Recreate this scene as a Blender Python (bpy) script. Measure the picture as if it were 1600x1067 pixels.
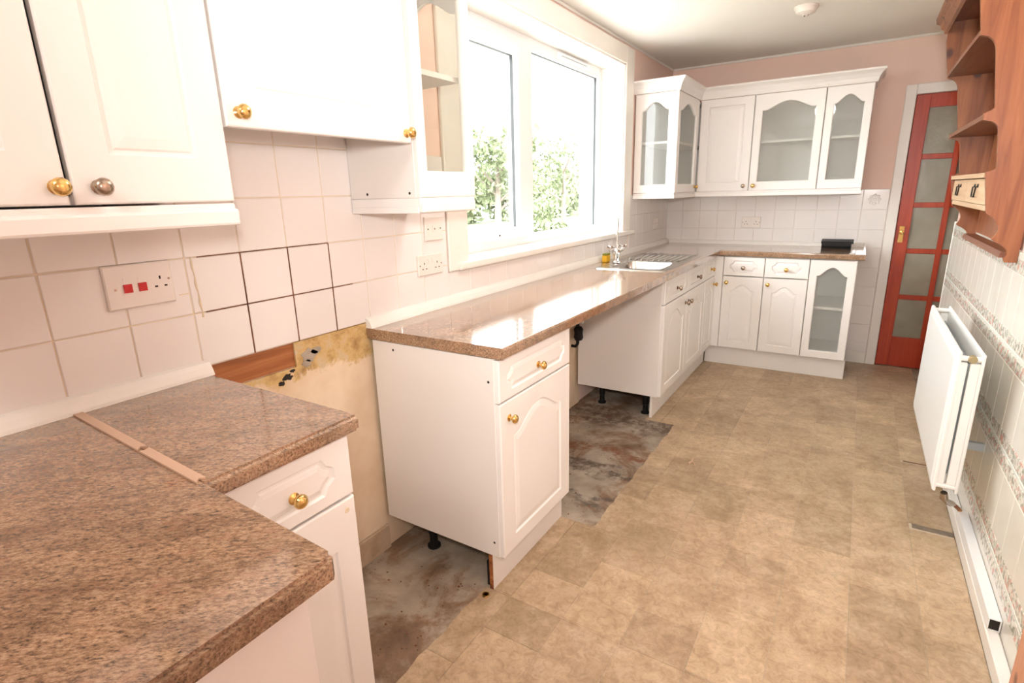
import bpy, bmesh, math, random
from mathutils import Vector, Matrix
random.seed(7)
for o in list(bpy.data.objects): bpy.data.objects.remove(o, do_unlink=True)
SC = bpy.context.scene
COL = SC.collection

# ------------------------------------------------------------------ camera
CAMP = Vector((1.468, -0.0149, 1.3615))
YAW, PIT, ROL, FPX = -0.566957, -0.266116, -0.026074, 844.276
fw = Vector((math.sin(YAW)*math.cos(PIT), math.cos(YAW)*math.cos(PIT), math.sin(PIT)))
r0 = Vector((math.cos(YAW), -math.sin(YAW), 0)); u0 = r0.cross(fw)
rr = r0*math.cos(ROL)+u0*math.sin(ROL); uu = -r0*math.sin(ROL)+u0*math.cos(ROL)
cam = bpy.data.cameras.new('camera'); camo = bpy.data.objects.new('camera', cam); COL.objects.link(camo)
camo.matrix_world = Matrix(((rr.x, uu.x, -fw.x, CAMP.x), (rr.y, uu.y, -fw.y, CAMP.y), (rr.z, uu.z, -fw.z, CAMP.z), (0, 0, 0, 1)))
cam.sensor_width = 36; cam.lens = FPX/1600*36; cam.clip_start = 0.02
SC.camera = camo
# ------------------------------------------------------------------ sky, light, exposure
W = bpy.data.worlds.new('overcast'); SC.world = W; W.use_nodes = True
W.node_tree.nodes['Background'].inputs[0].default_value = (0.93, 0.97, 1.0, 1)
W.node_tree.nodes['Background'].inputs[1].default_value = 12.0
SC.view_settings.view_transform = 'Standard'; SC.view_settings.look = 'None'
SC.view_settings.gamma = 1.0; SC.view_settings.use_curve_mapping = False
SC.view_settings.exposure = 0.36
# the photographer's flash, held just above the lens
fl = bpy.data.lights.new('camera_flash', 'SPOT'); fl.energy = 105.0; fl.shadow_soft_size = 0.07; fl.color = (1.0, 0.965, 0.93); fl.spot_size = math.radians(140); fl.spot_blend = 1.0
flo = bpy.data.objects.new('camera_flash', fl); COL.objects.link(flo); flo.location = (1.50, -0.03, 1.52)
flo.rotation_euler = (Vector((1.05, 4.9, 1.75))-flo.location).to_track_quat('-Z', 'Y').to_euler()


# ------------------------------------------------------------------ room numbers
D, H, RX = 4.912, 2.33, 1.978       # far wall, ceiling, right wall
YR = -1.7                          # rear wall
T = 0.91                           # worktop height

# ------------------------------------------------------------------ materials
def mat(name, col, rough=0.5, metal=0.0, spec=0.5, coat=0.0):
    m = bpy.data.materials.new(name); m.use_nodes = True
    b = m.node_tree.nodes['Principled BSDF']
    b.inputs['Base Color'].default_value = (*col, 1); b.inputs['Roughness'].default_value = rough
    b.inputs['Metallic'].default_value = metal; b.inputs['Specular IOR Level'].default_value = spec
    if coat: b.inputs['Coat Weight'].default_value = coat; b.inputs['Coat Roughness'].default_value = 0.08
    return m
def nd(m, t): return m.node_tree.nodes.new(t)
def lk(m, a, b): m.node_tree.links.new(a, b)
def coords(m, scale=(1, 1, 1), rot=(0, 0, 0), world=False):
    c = nd(m, 'ShaderNodeTexCoord'); mp = nd(m, 'ShaderNodeMapping')
    mp.inputs['Scale'].default_value = scale; mp.inputs['Rotation'].default_value = rot
    if world:
        g = nd(m, 'ShaderNodeNewGeometry'); lk(m, g.outputs['Position'], mp.inputs['Vector'])
    else: lk(m, c.outputs['Object'], mp.inputs['Vector'])
    return mp.outputs['Vector']
def noise(m, vec, scale, detail=4, rough=0.6, dist=0.0):
    n = nd(m, 'ShaderNodeTexNoise'); lk(m, vec, n.inputs['Vector'])
    n.inputs['Scale'].default_value = scale; n.inputs['Detail'].default_value = detail
    n.inputs['Roughness'].default_value = rough; n.inputs['Distortion'].default_value = dist
    return n.outputs['Fac']
def ramp(m, fac, stops):
    r = nd(m, 'ShaderNodeValToRGB'); lk(m, fac, r.inputs['Fac'])
    e = r.color_ramp.elements
    while len(e) < len(stops): e.new(0.5)
    for i, (p, c) in enumerate(stops): e[i].position = p; e[i].color = (*c, 1)
    return r.outputs['Color']
def mix(m, fac, a, b, mode='MIX'):
    x = nd(m, 'ShaderNodeMix'); x.data_type = 'RGBA'; x.blend_type = mode
    for s, v in ((0, fac), (6, a), (7, b)):
        if isinstance(v, (int, float)): x.inputs[s].default_value = v
        elif isinstance(v, tuple): x.inputs[s].default_value = (*v, 1)
        else: lk(m, v, x.inputs[s])
    return x.outputs[2]
def base(m, c): lk(m, c, m.node_tree.nodes['Principled BSDF'].inputs['Base Color'])
def bump(m, fac, strength=0.2, dist=0.002):
    b = nd(m, 'ShaderNodeBump'); b.inputs['Strength'].default_value = strength; b.inputs['Distance'].default_value = dist
    lk(m, fac, b.inputs['Height']); lk(m, b.outputs['Normal'], m.node_tree.nodes['Principled BSDF'].inputs['Normal'])
def subtle(name, c1, c2, rough, scale=3.0, bscale=0, **k):
    m = mat(name, c1, rough, **k); v = coords(m, world=True); n = noise(m, v, scale, 3)
    base(m, ramp(m, n, [(0.35, c1), (0.7, c2)]))
    if bscale: bump(m, noise(m, v, bscale, 3), 0.15, 0.001)
    return m

M = {}
M['door'] = subtle('white_lacquer', (0.85, 0.815, 0.785), (0.87, 0.84, 0.81), 0.32, 2.0)
M['carcass'] = subtle('white_melamine', (0.80, 0.76, 0.72), (0.83, 0.79, 0.755), 0.45, 2.0)
M['trimwhite'] = subtle('white_gloss_trim', (0.84, 0.80, 0.74), (0.87, 0.84, 0.79), 0.35, 3.0)
M['upvc'] = mat('white_upvc', (0.86, 0.86, 0.85), 0.3)
M['tile'] = subtle('white_glazed_tile', (0.82, 0.775, 0.745), (0.85, 0.81, 0.785), 0.16, 1.2)
M['grout'] = subtle('cream_grout', (0.72, 0.60, 0.43), (0.80, 0.70, 0.55), 0.9, 9.0)
M['groutw'] = subtle('white_grout', (0.74, 0.70, 0.65), (0.80, 0.76, 0.71), 0.9, 9.0)
M['crack'] = subtle('dark_missing_grout', (0.10, 0.035, 0.015), (0.30, 0.13, 0.06), 0.9, 14.0)
M['pink'] = subtle('peach_pink_paint', (0.88, 0.645, 0.55), (0.89, 0.68, 0.60), 0.75, 2.0, 120)
M['ceil'] = subtle('cream_ceiling_paint', (0.84, 0.81, 0.745), (0.86, 0.83, 0.77), 0.85, 1.0)
M['brass'] = mat('polished_brass', (0.78, 0.53, 0.20), 0.15, 1.0)
M['pewter'] = mat('worn_pewter', (0.42, 0.34, 0.27), 0.25, 1.0)
M['chrome'] = mat('chrome', (0.85, 0.86, 0.86), 0.08, 1.0)
M['steel'] = mat('brushed_stainless', (0.62, 0.61, 0.58), 0.22, 1.0)
M['blackp'] = mat('black_plastic', (0.010, 0.010, 0.010), 0.55, spec=0.25)
M['dark'] = mat('dark_hollow', (0.02, 0.014, 0.01), 0.9)
M['rad'] = mat('radiator_enamel', (0.86, 0.86, 0.83), 0.25)
M['radgrey'] = mat('bare_grey_steel', (0.42, 0.45, 0.46), 0.5, 0.3)
M['plasticw'] = mat('white_plastic', (0.82, 0.75, 0.69), 0.3)
M['redsw'] = mat('red_switch', (0.55, 0.012, 0.015), 0.3)
M['amber'] = mat('amber_sponge', (0.75, 0.42, 0.02), 0.8)
M['olive'] = mat('green_scourer', (0.22, 0.22, 0.02), 0.9)
M['beige_strip'] = mat('bare_chipboard_joint_strip', (0.62, 0.42, 0.30), 0.6)
M['gap'] = subtle('grey_brown_adhesive', (0.16, 0.125, 0.09), (0.24, 0.19, 0.14), 0.9, 30.0)
M['dirtskirt'] = subtle('dirty_cream_skirting', (0.42, 0.31, 0.20), (0.58, 0.46, 0.33), 0.7, 12.0)
M['plug'] = mat('dull_olive_brass', (0.45, 0.38, 0.22), 0.4, 0.7)
M['iron'] = mat('black_iron', (0.03, 0.025, 0.022), 0.4, 0.6)
M['backing'] = mat('pale_vinyl_backing', (0.55, 0.46, 0.35), 0.8)
M['gasket'] = mat('dark_gasket', (0.05, 0.052, 0.055), 0.6)
M['glare'] = mat('glare_white', (0.85, 0.84, 0.80), 0.7)

m = M['lam'] = mat('brown_granite_laminate', (0.3, 0.18, 0.1), 0.12, spec=0.7, coat=0.7)
vr = coords(m, (1, 1, 1), (0, 0, -0.66), world=True)
mp = nd(m, 'ShaderNodeMapping'); mp.inputs['Scale'].default_value = (0.42, 1, 1); lk(m, vr, mp.inputs['Vector']); vs = mp.outputs['Vector']
c1 = ramp(m, noise(m, vs, 260, 4, 0.8), [(0.34, (0.040, 0.022, 0.013)), (0.44, (0.245, 0.145, 0.085)), (0.55, (0.40, 0.25, 0.152)), (0.72, (0.58, 0.42, 0.285))])
c2 = ramp(m, noise(m, vs, 16, 5, 0.65, 0.3), [(0.32, (0.62, 0.58, 0.55)), (0.5, (0.95, 0.95, 0.95)), (0.68, (1.18, 1.14, 1.1))])
c = mix(m, 1.0, c1, c2, 'MULTIPLY')
c3 = ramp(m, noise(m, vs, 60, 3, 0.6), [(0.56, (0, 0, 0)), (0.72, (0.75, 0.75, 0.75))])
c = mix(m, c3, c, (0.36, 0.19, 0.115)); base(m, c)

m = M['vinyl'] = mat('marbled_beige_vinyl', (0.5, 0.35, 0.2), 0.42, spec=0.35)
v = coords(m, world=True)
oi = nd(m, 'ShaderNodeObjectInfo')
c1 = ramp(m, noise(m, v, 7.5, 6, 0.66, 0.4), [(0.28, (0.37, 0.262, 0.165)), (0.50, (0.485, 0.36, 0.235)), (0.72, (0.60, 0.475, 0.335))])
c2 = ramp(m, noise(m, v, 38, 6, 0.75, 0.9), [(0.36, (0.66, 0.61, 0.55)), (0.5, (1, 1, 1)), (0.64, (1.28, 1.28, 1.26))])
c = mix(m, 0.55, c1, c2, 'MULTIPLY')
c = mix(m, 0.55, c, ramp(m, oi.outputs['Random'], [(0.0, (0.72, 0.69, 0.65)), (1.0, (1.18, 1.16, 1.14))]), 'MULTIPLY')
# grubby worn patches
c = mix(m, ramp(m, noise(m, v, 1.7, 3, 0.5), [(0.48, (0, 0, 0)), (0.72, (0.4, 0.4, 0.4))]), c, (0.26, 0.18, 0.10))
base(m, c); bump(m, noise(m, v, 45, 4), 0.12, 0.001)

m = M['concrete'] = mat('stained_concrete', (0.4, 0.36, 0.3), 0.7)
v = coords(m, world=True)
c1 = ramp(m, noise(m, v, 5, 6, 0.65), [(0.3, (0.25, 0.205, 0.155)), (0.6, (0.45, 0.385, 0.305)), (0.8, (0.56, 0.50, 0.42))])
c2 = ramp(m, noise(m, v, 3.4, 6, 0.68, 0.6), [(0.47, (1, 1, 1)), (0.58, (0.50, 0.31, 0.19)), (0.72, (0.20, 0.10, 0.055))])
c = mix(m, 0.8, c1, c2, 'MULTIPLY')
g = nd(m, 'ShaderNodeNewGeometry'); sx = nd(m, 'ShaderNodeSeparateXYZ'); lk(m, g.outputs['Position'], sx.inputs[0])
def math2(op, a, b):
    q = nd(m, 'ShaderNodeMath'); q.operation = op
    for i, x_ in enumerate((a, b)):
        if isinstance(x_, (int, float)): q.inputs[i].default_value = x_
        else: lk(m, x_, q.inputs[i])
    return q.outputs[0]
w_ = math2('MULTIPLY', noise(m, v, 4.0, 4, 0.6), 0.55)
for yc, hw, col in ((2.79, 0.07, (0.20, 0.060, 0.018)), (2.58, 0.06, (0.075, 0.045, 0.032)), (3.24, 0.16, (0.09, 0.045, 0.028)), (2.30, 0.05, (0.10, 0.08, 0.065))):  # rust and brown stain bands; the widest also paints in the dark under the sink unit
    dd_ = math2('ABSOLUTE', math2('SUBTRACT', math2('ADD', sx.outputs['Y'], w_), yc), 0)
    f_ = ramp(m, math2('MULTIPLY', math2('SUBTRACT', 1.0, math2('DIVIDE', dd_, hw)), 1.0), [(0.0, (0, 0, 0)), (0.6, (0.85, 0.85, 0.85))])
    f2 = mix(m, 1.0, f_, ramp(m, noise(m, v, 19, 4, 0.7), [(0.40, (0.15, 0.15, 0.15)), (0.58, (1, 1, 1))]), 'MULTIPLY')
    c = mix(m, f2, c, col)
c = mix(m, ramp(m, noise(m, v, 55, 2, 0.5), [(0.70, (0, 0, 0)), (0.75, (1, 1, 1))]), c, (0.04, 0.018, 0.01))
base(m, c); bump(m, noise(m, v, 30, 5), 0.5, 0.004)

m = M['plaster'] = mat('damp_bare_plaster', (0.7, 0.55, 0.38), 0.9)
v = coords(m, world=True); g = nd(m, 'ShaderNodeNewGeometry'); sx = nd(m, 'ShaderNodeSeparateXYZ'); lk(m, g.outputs['Position'], sx.inputs[0])
mr = nd(m, 'ShaderNodeMapRange'); lk(m, sx.outputs['Z'], mr.inputs[0]); mr.inputs[1].default_value = 0.70; mr.inputs[2].default_value = 0.93
ad = nd(m, 'ShaderNodeMath'); ad.operation = 'ADD'; lk(m, mr.outputs[0], ad.inputs[0])
n1 = noise(m, v, 9, 6, 0.7, 0.5)
mu = nd(m, 'ShaderNodeMath'); mu.operation = 'MULTIPLY'; mu.inputs[1].default_value = 1.1; lk(m, n1, mu.inputs[0]); lk(m, mu.outputs[0], ad.inputs[1])
c1 = ramp(m, noise(m, v, 4, 4), [(0.3, (0.66, 0.49, 0.32)), (0.7, (0.80, 0.66, 0.49))])
c2 = ramp(m, noise(m, v, 14, 5, 0.7), [(0.3, (0.33, 0.19, 0.07)), (0.5, (0.60, 0.41, 0.17)), (0.72, (0.58, 0.52, 0.42))])
c = mix(m, ramp(m, ad.outputs[0], [(1.02/2, (0, 0, 0)), (1.12/2, (1, 1, 1))]), c1, c2)
mu2 = nd(m, 'ShaderNodeMath'); mu2.operation = 'MULTIPLY'; mu2.inputs[1].default_value = 0.5
lk(m, ad.outputs[0], mu2.inputs[0])
for l in list(m.node_tree.links):
    if l.to_node.type == 'VALTORGB' and l.from_node == ad: lk(m, mu2.outputs[0], l.to_socket)
base(m, c); bump(m, noise(m, v, 22, 5), 0.5, 0.004)

def wood(name, dark, mid, light, axis, rough=0.4, knots=True):
    m = mat(name, mid, rough)
    sc = [14, 14, 14]; sc[axis] = 0.9
    v = coords(m, tuple(sc), world=True)
    c = ramp(m, noise(m, v, 1.6, 5, 0.6, 1.2), [(0.3, dark), (0.5, mid), (0.72, light)])
    if knots:
        s2 = [9, 9, 9]; s2[axis] = 6
        v2 = coords(m, tuple(s2), world=True); vo = nd(m, 'ShaderNodeTexVoronoi'); lk(m, v2, vo.inputs['Vector']); vo.inputs['Scale'].default_value = 1.0
        c = mix(m, ramp(m, vo.outputs['Distance'], [(0.12, (1, 1, 1)), (0.20, (0, 0, 0))]), c, (0.09, 0.03, 0.02))
    base(m, c); return m
M['pine'] = wood('stained_pine', (0.20, 0.060, 0.021), (0.29, 0.096, 0.034), (0.36, 0.135, 0.050), 2)
M['pine_y'] = wood('stained_pine_shelf', (0.16, 0.052, 0.024), (0.22, 0.080, 0.037), (0.27, 0.11, 0.055), 1, knots=False)
M['pine_pale'] = wood('pale_pine', (0.55, 0.36, 0.20), (0.64, 0.43, 0.25), (0.72, 0.52, 0.33), 1, knots=False)
M['reddoor'] = wood('red_stained_door', (0.34, 0.030, 0.008), (0.44, 0.045, 0.012), (0.52, 0.070, 0.020), 2, 0.35, knots=False)
M['batten'] = wood('damp_brown_timber', (0.10, 0.03, 0.01), (0.33, 0.11, 0.03), (0.50, 0.20, 0.07), 1, 0.6, knots=False)
M['terracotta'] = wood('orange_pine_casing', (0.55, 0.22, 0.12), (0.66, 0.29, 0.17), (0.72, 0.36, 0.22), 2)

m = M['rtile'] = subtle('ivory_wall_tile', (0.74, 0.70, 0.61), (0.80, 0.77, 0.69), 0.2, 6.0)
m = M['border'] = mat('floral_border_tile', (0.7, 0.68, 0.6), 0.22)
v = coords(m, world=True)
c = ramp(m, noise(m, v, 60, 3, 0.6), [(0.38, (0.34, 0.33, 0.27)), (0.46, (0.55, 0.55, 0.47)), (0.56, (0.76, 0.72, 0.63))])
c = mix(m, ramp(m, noise(m, v, 38, 2, 0.5), [(0.56, (0, 0, 0)), (0.64, (1, 1, 1))]), c, (0.66, 0.38, 0.32))
base(m, c)
m = M['liner'] = mat('pale_green_liner_tile', (0.74, 0.76, 0.69), 0.2)

def glassmat(name, tint, refl=0.06):
    m = bpy.data.materials.new(name); m.use_nodes = True; nt = m.node_tree; nt.nodes.clear()
    o = nt.nodes.new('ShaderNodeOutputMaterial'); mx = nt.nodes.new('ShaderNodeMixShader')
    t = nt.nodes.new('ShaderNodeBsdfTransparent'); t.inputs[0].default_value = (*tint, 1)
    g = nt.nodes.new('ShaderNodeBsdfGlossy'); g.inputs['Roughness'].default_value = 0.02
    mx.inputs[0].default_value = refl
    nt.links.new(t.outputs[0], mx.inputs[1]); nt.links.new(g.outputs[0], mx.inputs[2]); nt.links.new(mx.outputs[0], o.inputs[0])
    return m
M['glass'] = glassmat('clear_glass', (0.97, 0.975, 0.97), 0.04)
M['cabglass'] = glassmat('cabinet_glass', (0.93, 0.94, 0.92), 0.035)
hz = M['hazeglass'] = glassmat('hazy_cabinet_glass', (0.95, 0.96, 0.95), 0.035)
nt = hz.node_tree; ou = [n for n in nt.nodes if n.type == 'OUTPUT_MATERIAL'][0]; old = ou.inputs[0].links[0].from_socket
df = nt.nodes.new('ShaderNodeBsdfDiffuse'); df.inputs[0].default_value = (0.82, 0.84, 0.81, 1); mx2 = nt.nodes.new('ShaderNodeMixShader'); mx2.inputs[0].default_value = 0.13
nt.links.new(old, mx2.inputs[1]); nt.links.new(df.outputs[0], mx2.inputs[2]); nt.links.new(mx2.outputs[0], ou.inputs[0])
m = M['obscure'] = mat('obscured_door_glass', (0.30, 0.28, 0.21), 0.22)
v = coords(m, world=True); bump(m, noise(m, v, 40, 3), 0.4, 0.003)
base(m, ramp(m, noise(m, v, 2.5, 3), [(0.35, (0.27, 0.25, 0.185)), (0.7, (0.40, 0.38, 0.30))]))
m = M['lawn'] = subtle('lawn_grass', (0.10, 0.125, 0.06), (0.14, 0.15, 0.085), 0.9, 1.5)
m = M['leaf'] = subtle('leaf_green', (0.16, 0.185, 0.10), (0.27, 0.30, 0.17), 0.8, 3.0)
M['bark'] = mat('grey_bark', (0.20, 0.16, 0.13), 0.9)
M['render'] = mat('pale_house_render', (0.62, 0.61, 0.58), 0.9)
M['hall'] = mat('hall_paint', (0.4, 0.36, 0.3), 0.9)

# ------------------------------------------------------------------ helpers
LOC = {}
def tag(o, label=None, cat=None, group=None, kind=None):
    if label: o['label'] = label
    if cat: o['category'] = cat
    if group: o['group'] = group
    if kind: o['kind'] = kind
    return o
def thing(name, loc, label=None, cat=None, group=None, kind=None):
    o = bpy.data.objects.new(name, None); COL.objects.link(o); o.location = loc; o.empty_display_size = 0.05
    LOC[o.name] = Vector(loc); return tag(o, label, cat, group, kind)
class MB:
    def __init__(s): s.bm = bmesh.new()
    def box(s, x0, x1, y0, y1, z0, z1, bev=0.0, seg=1):
        b = s.bm
        vs = [b.verts.new(p) for p in ((x0,y0,z0),(x1,y0,z0),(x1,y1,z0),(x0,y1,z0),(x0,y0,z1),(x1,y0,z1),(x1,y1,z1),(x0,y1,z1))]
        fs = [b.faces.new([vs[i] for i in q]) for q in ((3,2,1,0),(4,5,6,7),(0,1,5,4),(1,2,6,5),(2,3,7,6),(3,0,4,7))]
        if bev:
            es = list({e for f in fs for e in f.edges})
            bmesh.ops.bevel(b, geom=es, offset=bev, segments=seg, affect='EDGES', profile=0.5)
        return s
    def rings(s, rings, cap0=True, cap1=True, closed=True):
        b = s.bm; R = [[b.verts.new(p) for p in r] for r in rings]; n = len(R[0])
        for a, c in zip(R[:-1], R[1:]):
            for i in range(n if closed else n-1):
                j = (i+1) % n; b.faces.new((a[i], a[j], c[j], c[i]))
        if cap0: b.faces.new(list(reversed(R[0])))
        if cap1: b.faces.new(R[-1])
        return s
    def prism(s, pts, axis, a, c):
        """polygon pts (2D) swept along axis from a to c"""
        def P(p, t):
            return {0: (t, p[0], p[1]), 1: (p[0], t, p[1]), 2: (p[0], p[1], t)}[axis]
        s.rings([[P(p, a) for p in pts], [P(p, c) for p in pts]]); return s
    def lathe(s, prof, org, axis, n=16):
        """prof list of (r, d) along axis"""
        ax = Vector(axis).normalized(); t = Vector((0, 0, 1)) if abs(ax.z) < 0.9 else Vector((1, 0, 0))
        e1 = t.cross(ax).normalized(); e2 = ax.cross(e1); org = Vector(org)
        s.rings([[org+ax*d+(e1*math.cos(2*math.pi*i/n)+e2*math.sin(2*math.pi*i/n))*max(r, 1e-4) for i in range(n)] for r, d in prof]); return s
    def tube(s, pts, r, n=10):
        pts = [Vector(p) for p in pts]; R = []
        rad = r if isinstance(r, (list, tuple)) else [r]*len(pts)
        prev = None
        for i, p in enumerate(pts):
            t = (pts[min(i+1, len(pts)-1)]-pts[max(i-1, 0)]).normalized()
            a = prev if prev is not None else (Vector((0, 0, 1)) if abs(t.z) < 0.9 else Vector((1, 0, 0)))
            e1 = (a - t*a.dot(t)).normalized(); e2 = t.cross(e1); prev = e1
            R.append([p+(e1*math.cos(2*math.pi*k/n)+e2*math.sin(2*math.pi*k/n))*rad[i] for k in range(n)])
        s.rings(R); return s
    def build(s, name, mt, parent=None, smooth=False, origin=None, **tg):
        b = s.bm; bmesh.ops.recalc_face_normals(b, faces=b.faces)
        off = LOC[parent.name] if parent is not None else (Vector(origin) if origin is not None else None)
        if off is None:
            off = Vector((0, 0, 0))
            if b.verts:
                xs = [q.co for q in b.verts]
                off = Vector(((min(q.x for q in xs)+max(q.x for q in xs))/2, (min(q.y for q in xs)+max(q.y for q in xs))/2, min(q.z for q in xs)))
        bmesh.ops.translate(b, verts=b.verts, vec=-off)
        me = bpy.data.meshes.new(name); b.to_mesh(me); b.free()
        me.materials.append(mt if not isinstance(mt, str) else M[mt])
        if smooth:
            for f in me.polygons: f.use_smooth = True
            try: me.set_sharp_from_angle(angle=math.radians(40))
            except Exception: pass
        o = bpy.data.objects.new(name, me); COL.objects.link(o)
        if parent is not None:
            o.parent = parent; LOC[o.name] = off
        else: o.location = off; LOC[o.name] = off
        return tag(o, **tg)
def box(name, mt, x0, x1, y0, y1, z0, z1, parent=None, bev=0.0, seg=1, **tg):
    return MB().box(x0, x1, y0, y1, z0, z1, bev, seg).build(name, mt, parent, **tg)
def place(me, name, parent, loc, rotz=0, scale=None):
    """linked piece sharing mesh data, placed in world coordinates under parent"""
    o = bpy.data.objects.new(name, me); COL.objects.link(o); o.parent = parent
    o.location = Vector(loc)-LOC[parent.name]; o.rotation_euler = (0, 0, rotz)
    return o

# mapping of cabinet fronts: U along width, V up, W outward
def fr(O, U, Wd):
    O, U, Wd = Vector(O), Vector(U), Vector(Wd)
    return lambda u, v, w: O+U*u+Vector((0, 0, v))+Wd*w
FX = ((0, 1, 0), (1, 0, 0)); FY = ((1, 0, 0), (0, -1, 0))
def outline(w, h, ms, mt, mb, arch, n=20, ml=None):
    """door panel outline + matching outer rectangle"""
    ml = ms if ml is None else ml
    top = h-mt-arch; pin = [(ml, mb), (w-ms, mb)]; pout = [(0, 0), (w, 0)]
    if arch <= 0: n = 1
    for i in range(n+1):
        t = 1-i/n; s = 0
        if arch > 0:
            q = min(max((t-0.08)/0.84, 0), 1); s = ((1-math.cos(2*math.pi*q))/2)**0.62
        pin.append((ml+(w-ms-ml)*t, top+arch*s)); pout.append((w*t, h))
    return pin, pout
def oct_outline(w, h, mx, my, c):
    a = [(mx+c, my), (w-mx-c, my)], [(w-mx, my+c), (w-mx, h-my-c)], [(w-mx-c, h-my), (mx+c, h-my)], [(mx, h-my-c), (mx, my+c)]
    cor = [(w, 0), (w, h), (0, h), (0, 0)]
    pin, pout = [], []
    ends = [((mx, 0), (w-mx, 0)), ((w, my), (w, h-my)), ((w-mx, h), (mx, h)), ((0, h-my), (0, my))]
    for k in range(4):
        pin += a[k]; pout += ends[k]
        nx = a[(k+1) % 4][0]; p = a[k][1]
        cx, cy = (p[0]+nx[0])/2, (p[1]+nx[1])/2; ctr = (w/2, h/2)
        d = Vector((ctr[0]-cx, ctr[1]-cy)).normalized()
        pin.append((cx+math.copysign(c*0.12, d.x), cy+math.copysign(c*0.12, d.y))); pout.append(cor[k])
    return pin, pout
def inset(p, d):
    n = len(p); out = []
    for i in range(n):
        a, b, c = Vector(p[i-1]), Vector(p[i]), Vector(p[(i+1) % n])
        e1, e2 = (b-a), (c-b)
        if e1.length < 1e-7: e1 = e2
        if e2.length < 1e-7: e2 = e1
        e1 = e1.normalized(); e2 = e2.normalized()
        n1, n2 = Vector((-e1.y, e1.x)), Vector((-e2.y, e2.x)); nn = n1+n2
        nn = nn.normalized() if nn.length > 1e-6 else n1
        k = d/max(nn.dot(n1), 0.45); out.append((b.x+nn.x*k, b.y+nn.y*k))
    return out
def shrink(p, w, h, d): return [(min(max(x, d), w-d), min(max(y, d), h-d)) for x, y in p]
def panel_front(F, w, h, parent, name, mt, pin, pout, th=0.02, glazed=False, fld=0.032, pane='hazeglass'):
    mb = MB(); r = 0.004; S = shrink
    ring = [(pout, 0), (pout, th-r), (S(pout, w, h, 0.0015), th-0.0012), (S(pout, w, h, r), th)]
    if glazed:
        ring += [(pin, th), (inset(pin, 0.004), th-0.003), (inset(pin, 0.004), th-0.004), (inset(pin, 0.006), 0)]
        mb.rings([[F(x, y, d) for x, y in p] for p, d in ring], cap0=False, cap1=False)
        # back annulus
        b = mb.bm; A = [b.verts.new(F(x, y, 0)) for x, y in pout]; B = [b.verts.new(F(x, y, 0)) for x, y in inset(pin, 0.006)]
        for i in range(len(A)):
            j = (i+1) % len(A); b.faces.new((A[i], B[i], B[j], A[j]))
        bmesh.ops.remove_doubles(b, verts=b.verts, dist=1e-5)
    else:
        ring += [(pin, th), (inset(pin, 0.004), th-0.0055), (inset(pin, 0.009), th-0.0055), (inset(pin, 0.013), th-0.003), (inset(pin, fld), th-0.0005)]
        mb.rings([[F(x, y, d) for x, y in p] for p, d in ring])
    o = mb.build(name, mt, parent)
    if glazed:
        g = MB(); q = inset(pin, 0.0045)
        g.rings([[F(x, y, d) for x, y in q] for d in (0.006, 0.009)])
        g.build('glass_pane', pane, o)
    return o

def knob_mesh(name, mt):
    mb = MB(); mb.lathe([(0.0, 0), (0.012, 0), (0.0125, 0.003), (0.009, 0.005), (0.0055, 0.008), (0.0055, 0.013), (0.010, 0.016), (0.0150, 0.021), (0.0155, 0.025), (0.0125, 0.030), (0.007, 0.0325), (0.0, 0.0335)], (0, 0, 0), (1, 0, 0), 14)
    o = mb.build(name, mt, smooth=True, origin=(0, 0, 0)); me = o.data; bpy.data.objects.remove(o); return me
KB = knob_mesh('brass_knob', 'brass'); KP = knob_mesh('pewter_knob', 'pewter')
def knob(door, pos, face, me=None):
    return place(me or KB, 'knob', door, pos, 0 if face is FX else -math.pi/2)
def cyl(name, mt, p0, p1, r, parent=None, n=12, **tg):
    return MB().tube([p0, p1], r, n).build(name, mt, parent, True, **tg)
# ================================================================== THE SHELL
box('floor', 'concrete', -0.3, 2.8, YR-0.1, D+0.1, -0.1, 0.0, kind='structure', label='stained bare concrete floor under lifted vinyl')
box('ceiling', 'ceil', -0.3, 2.8, YR-0.1, D+0.1, H, H+0.1, kind='structure', label='cream painted ceiling')
WY0, WY1, WZ0, WZ1 = 1.93, 3.80, 1.07, 2.19     # window opening
mb = MB()
mb.box(-0.3, 0, YR, D, 0, WZ0); mb.box(-0.3, 0, YR, D, WZ1, H); mb.box(-0.3, 0, YR, WY0, WZ0, WZ1); mb.box(-0.3, 0, WY1, D, WZ0, WZ1)
wall_left = mb.build('wall_left', 'pink', origin=(0, 0, 0), kind='structure', label='peach pink window wall with white tiles')
DX0, DX1, DZ1 = 1.70, 2.25, 1.955
mb = MB(); mb.box(-0.3, DX0, D, D+0.1, 0, H); mb.box(DX1, 2.8, D, D+0.1, 0, H); mb.box(DX0, DX1, D, D+0.1, DZ1, H)
wall_far = mb.build('wall_far', 'pink', origin=(0, D, 0), kind='structure', label='peach pink far wall with white tiles')
RY1 = 4.33
wall_right = box('wall_right', 'pink', RX, RX+0.1, YR, RY1, 0, H, kind='structure', label='right wall tiled in ivory with floral borders')
box('wall_rear', 'ceil', -0.3, 2.8, YR-0.1, YR, 0, H, kind='structure', label='cream wall behind the viewer')
box('wall_alcove', 'pink', 2.7, 2.8, RY1-0.1, D, 0, H, kind='structure', label='pink side wall of the door alcove')
box('wall_alcove_return', 'pink', RX+0.1, 2.7, RY1-0.1, RY1, 0, H, kind='structure', label='pink return wall of the door alcove')
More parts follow.
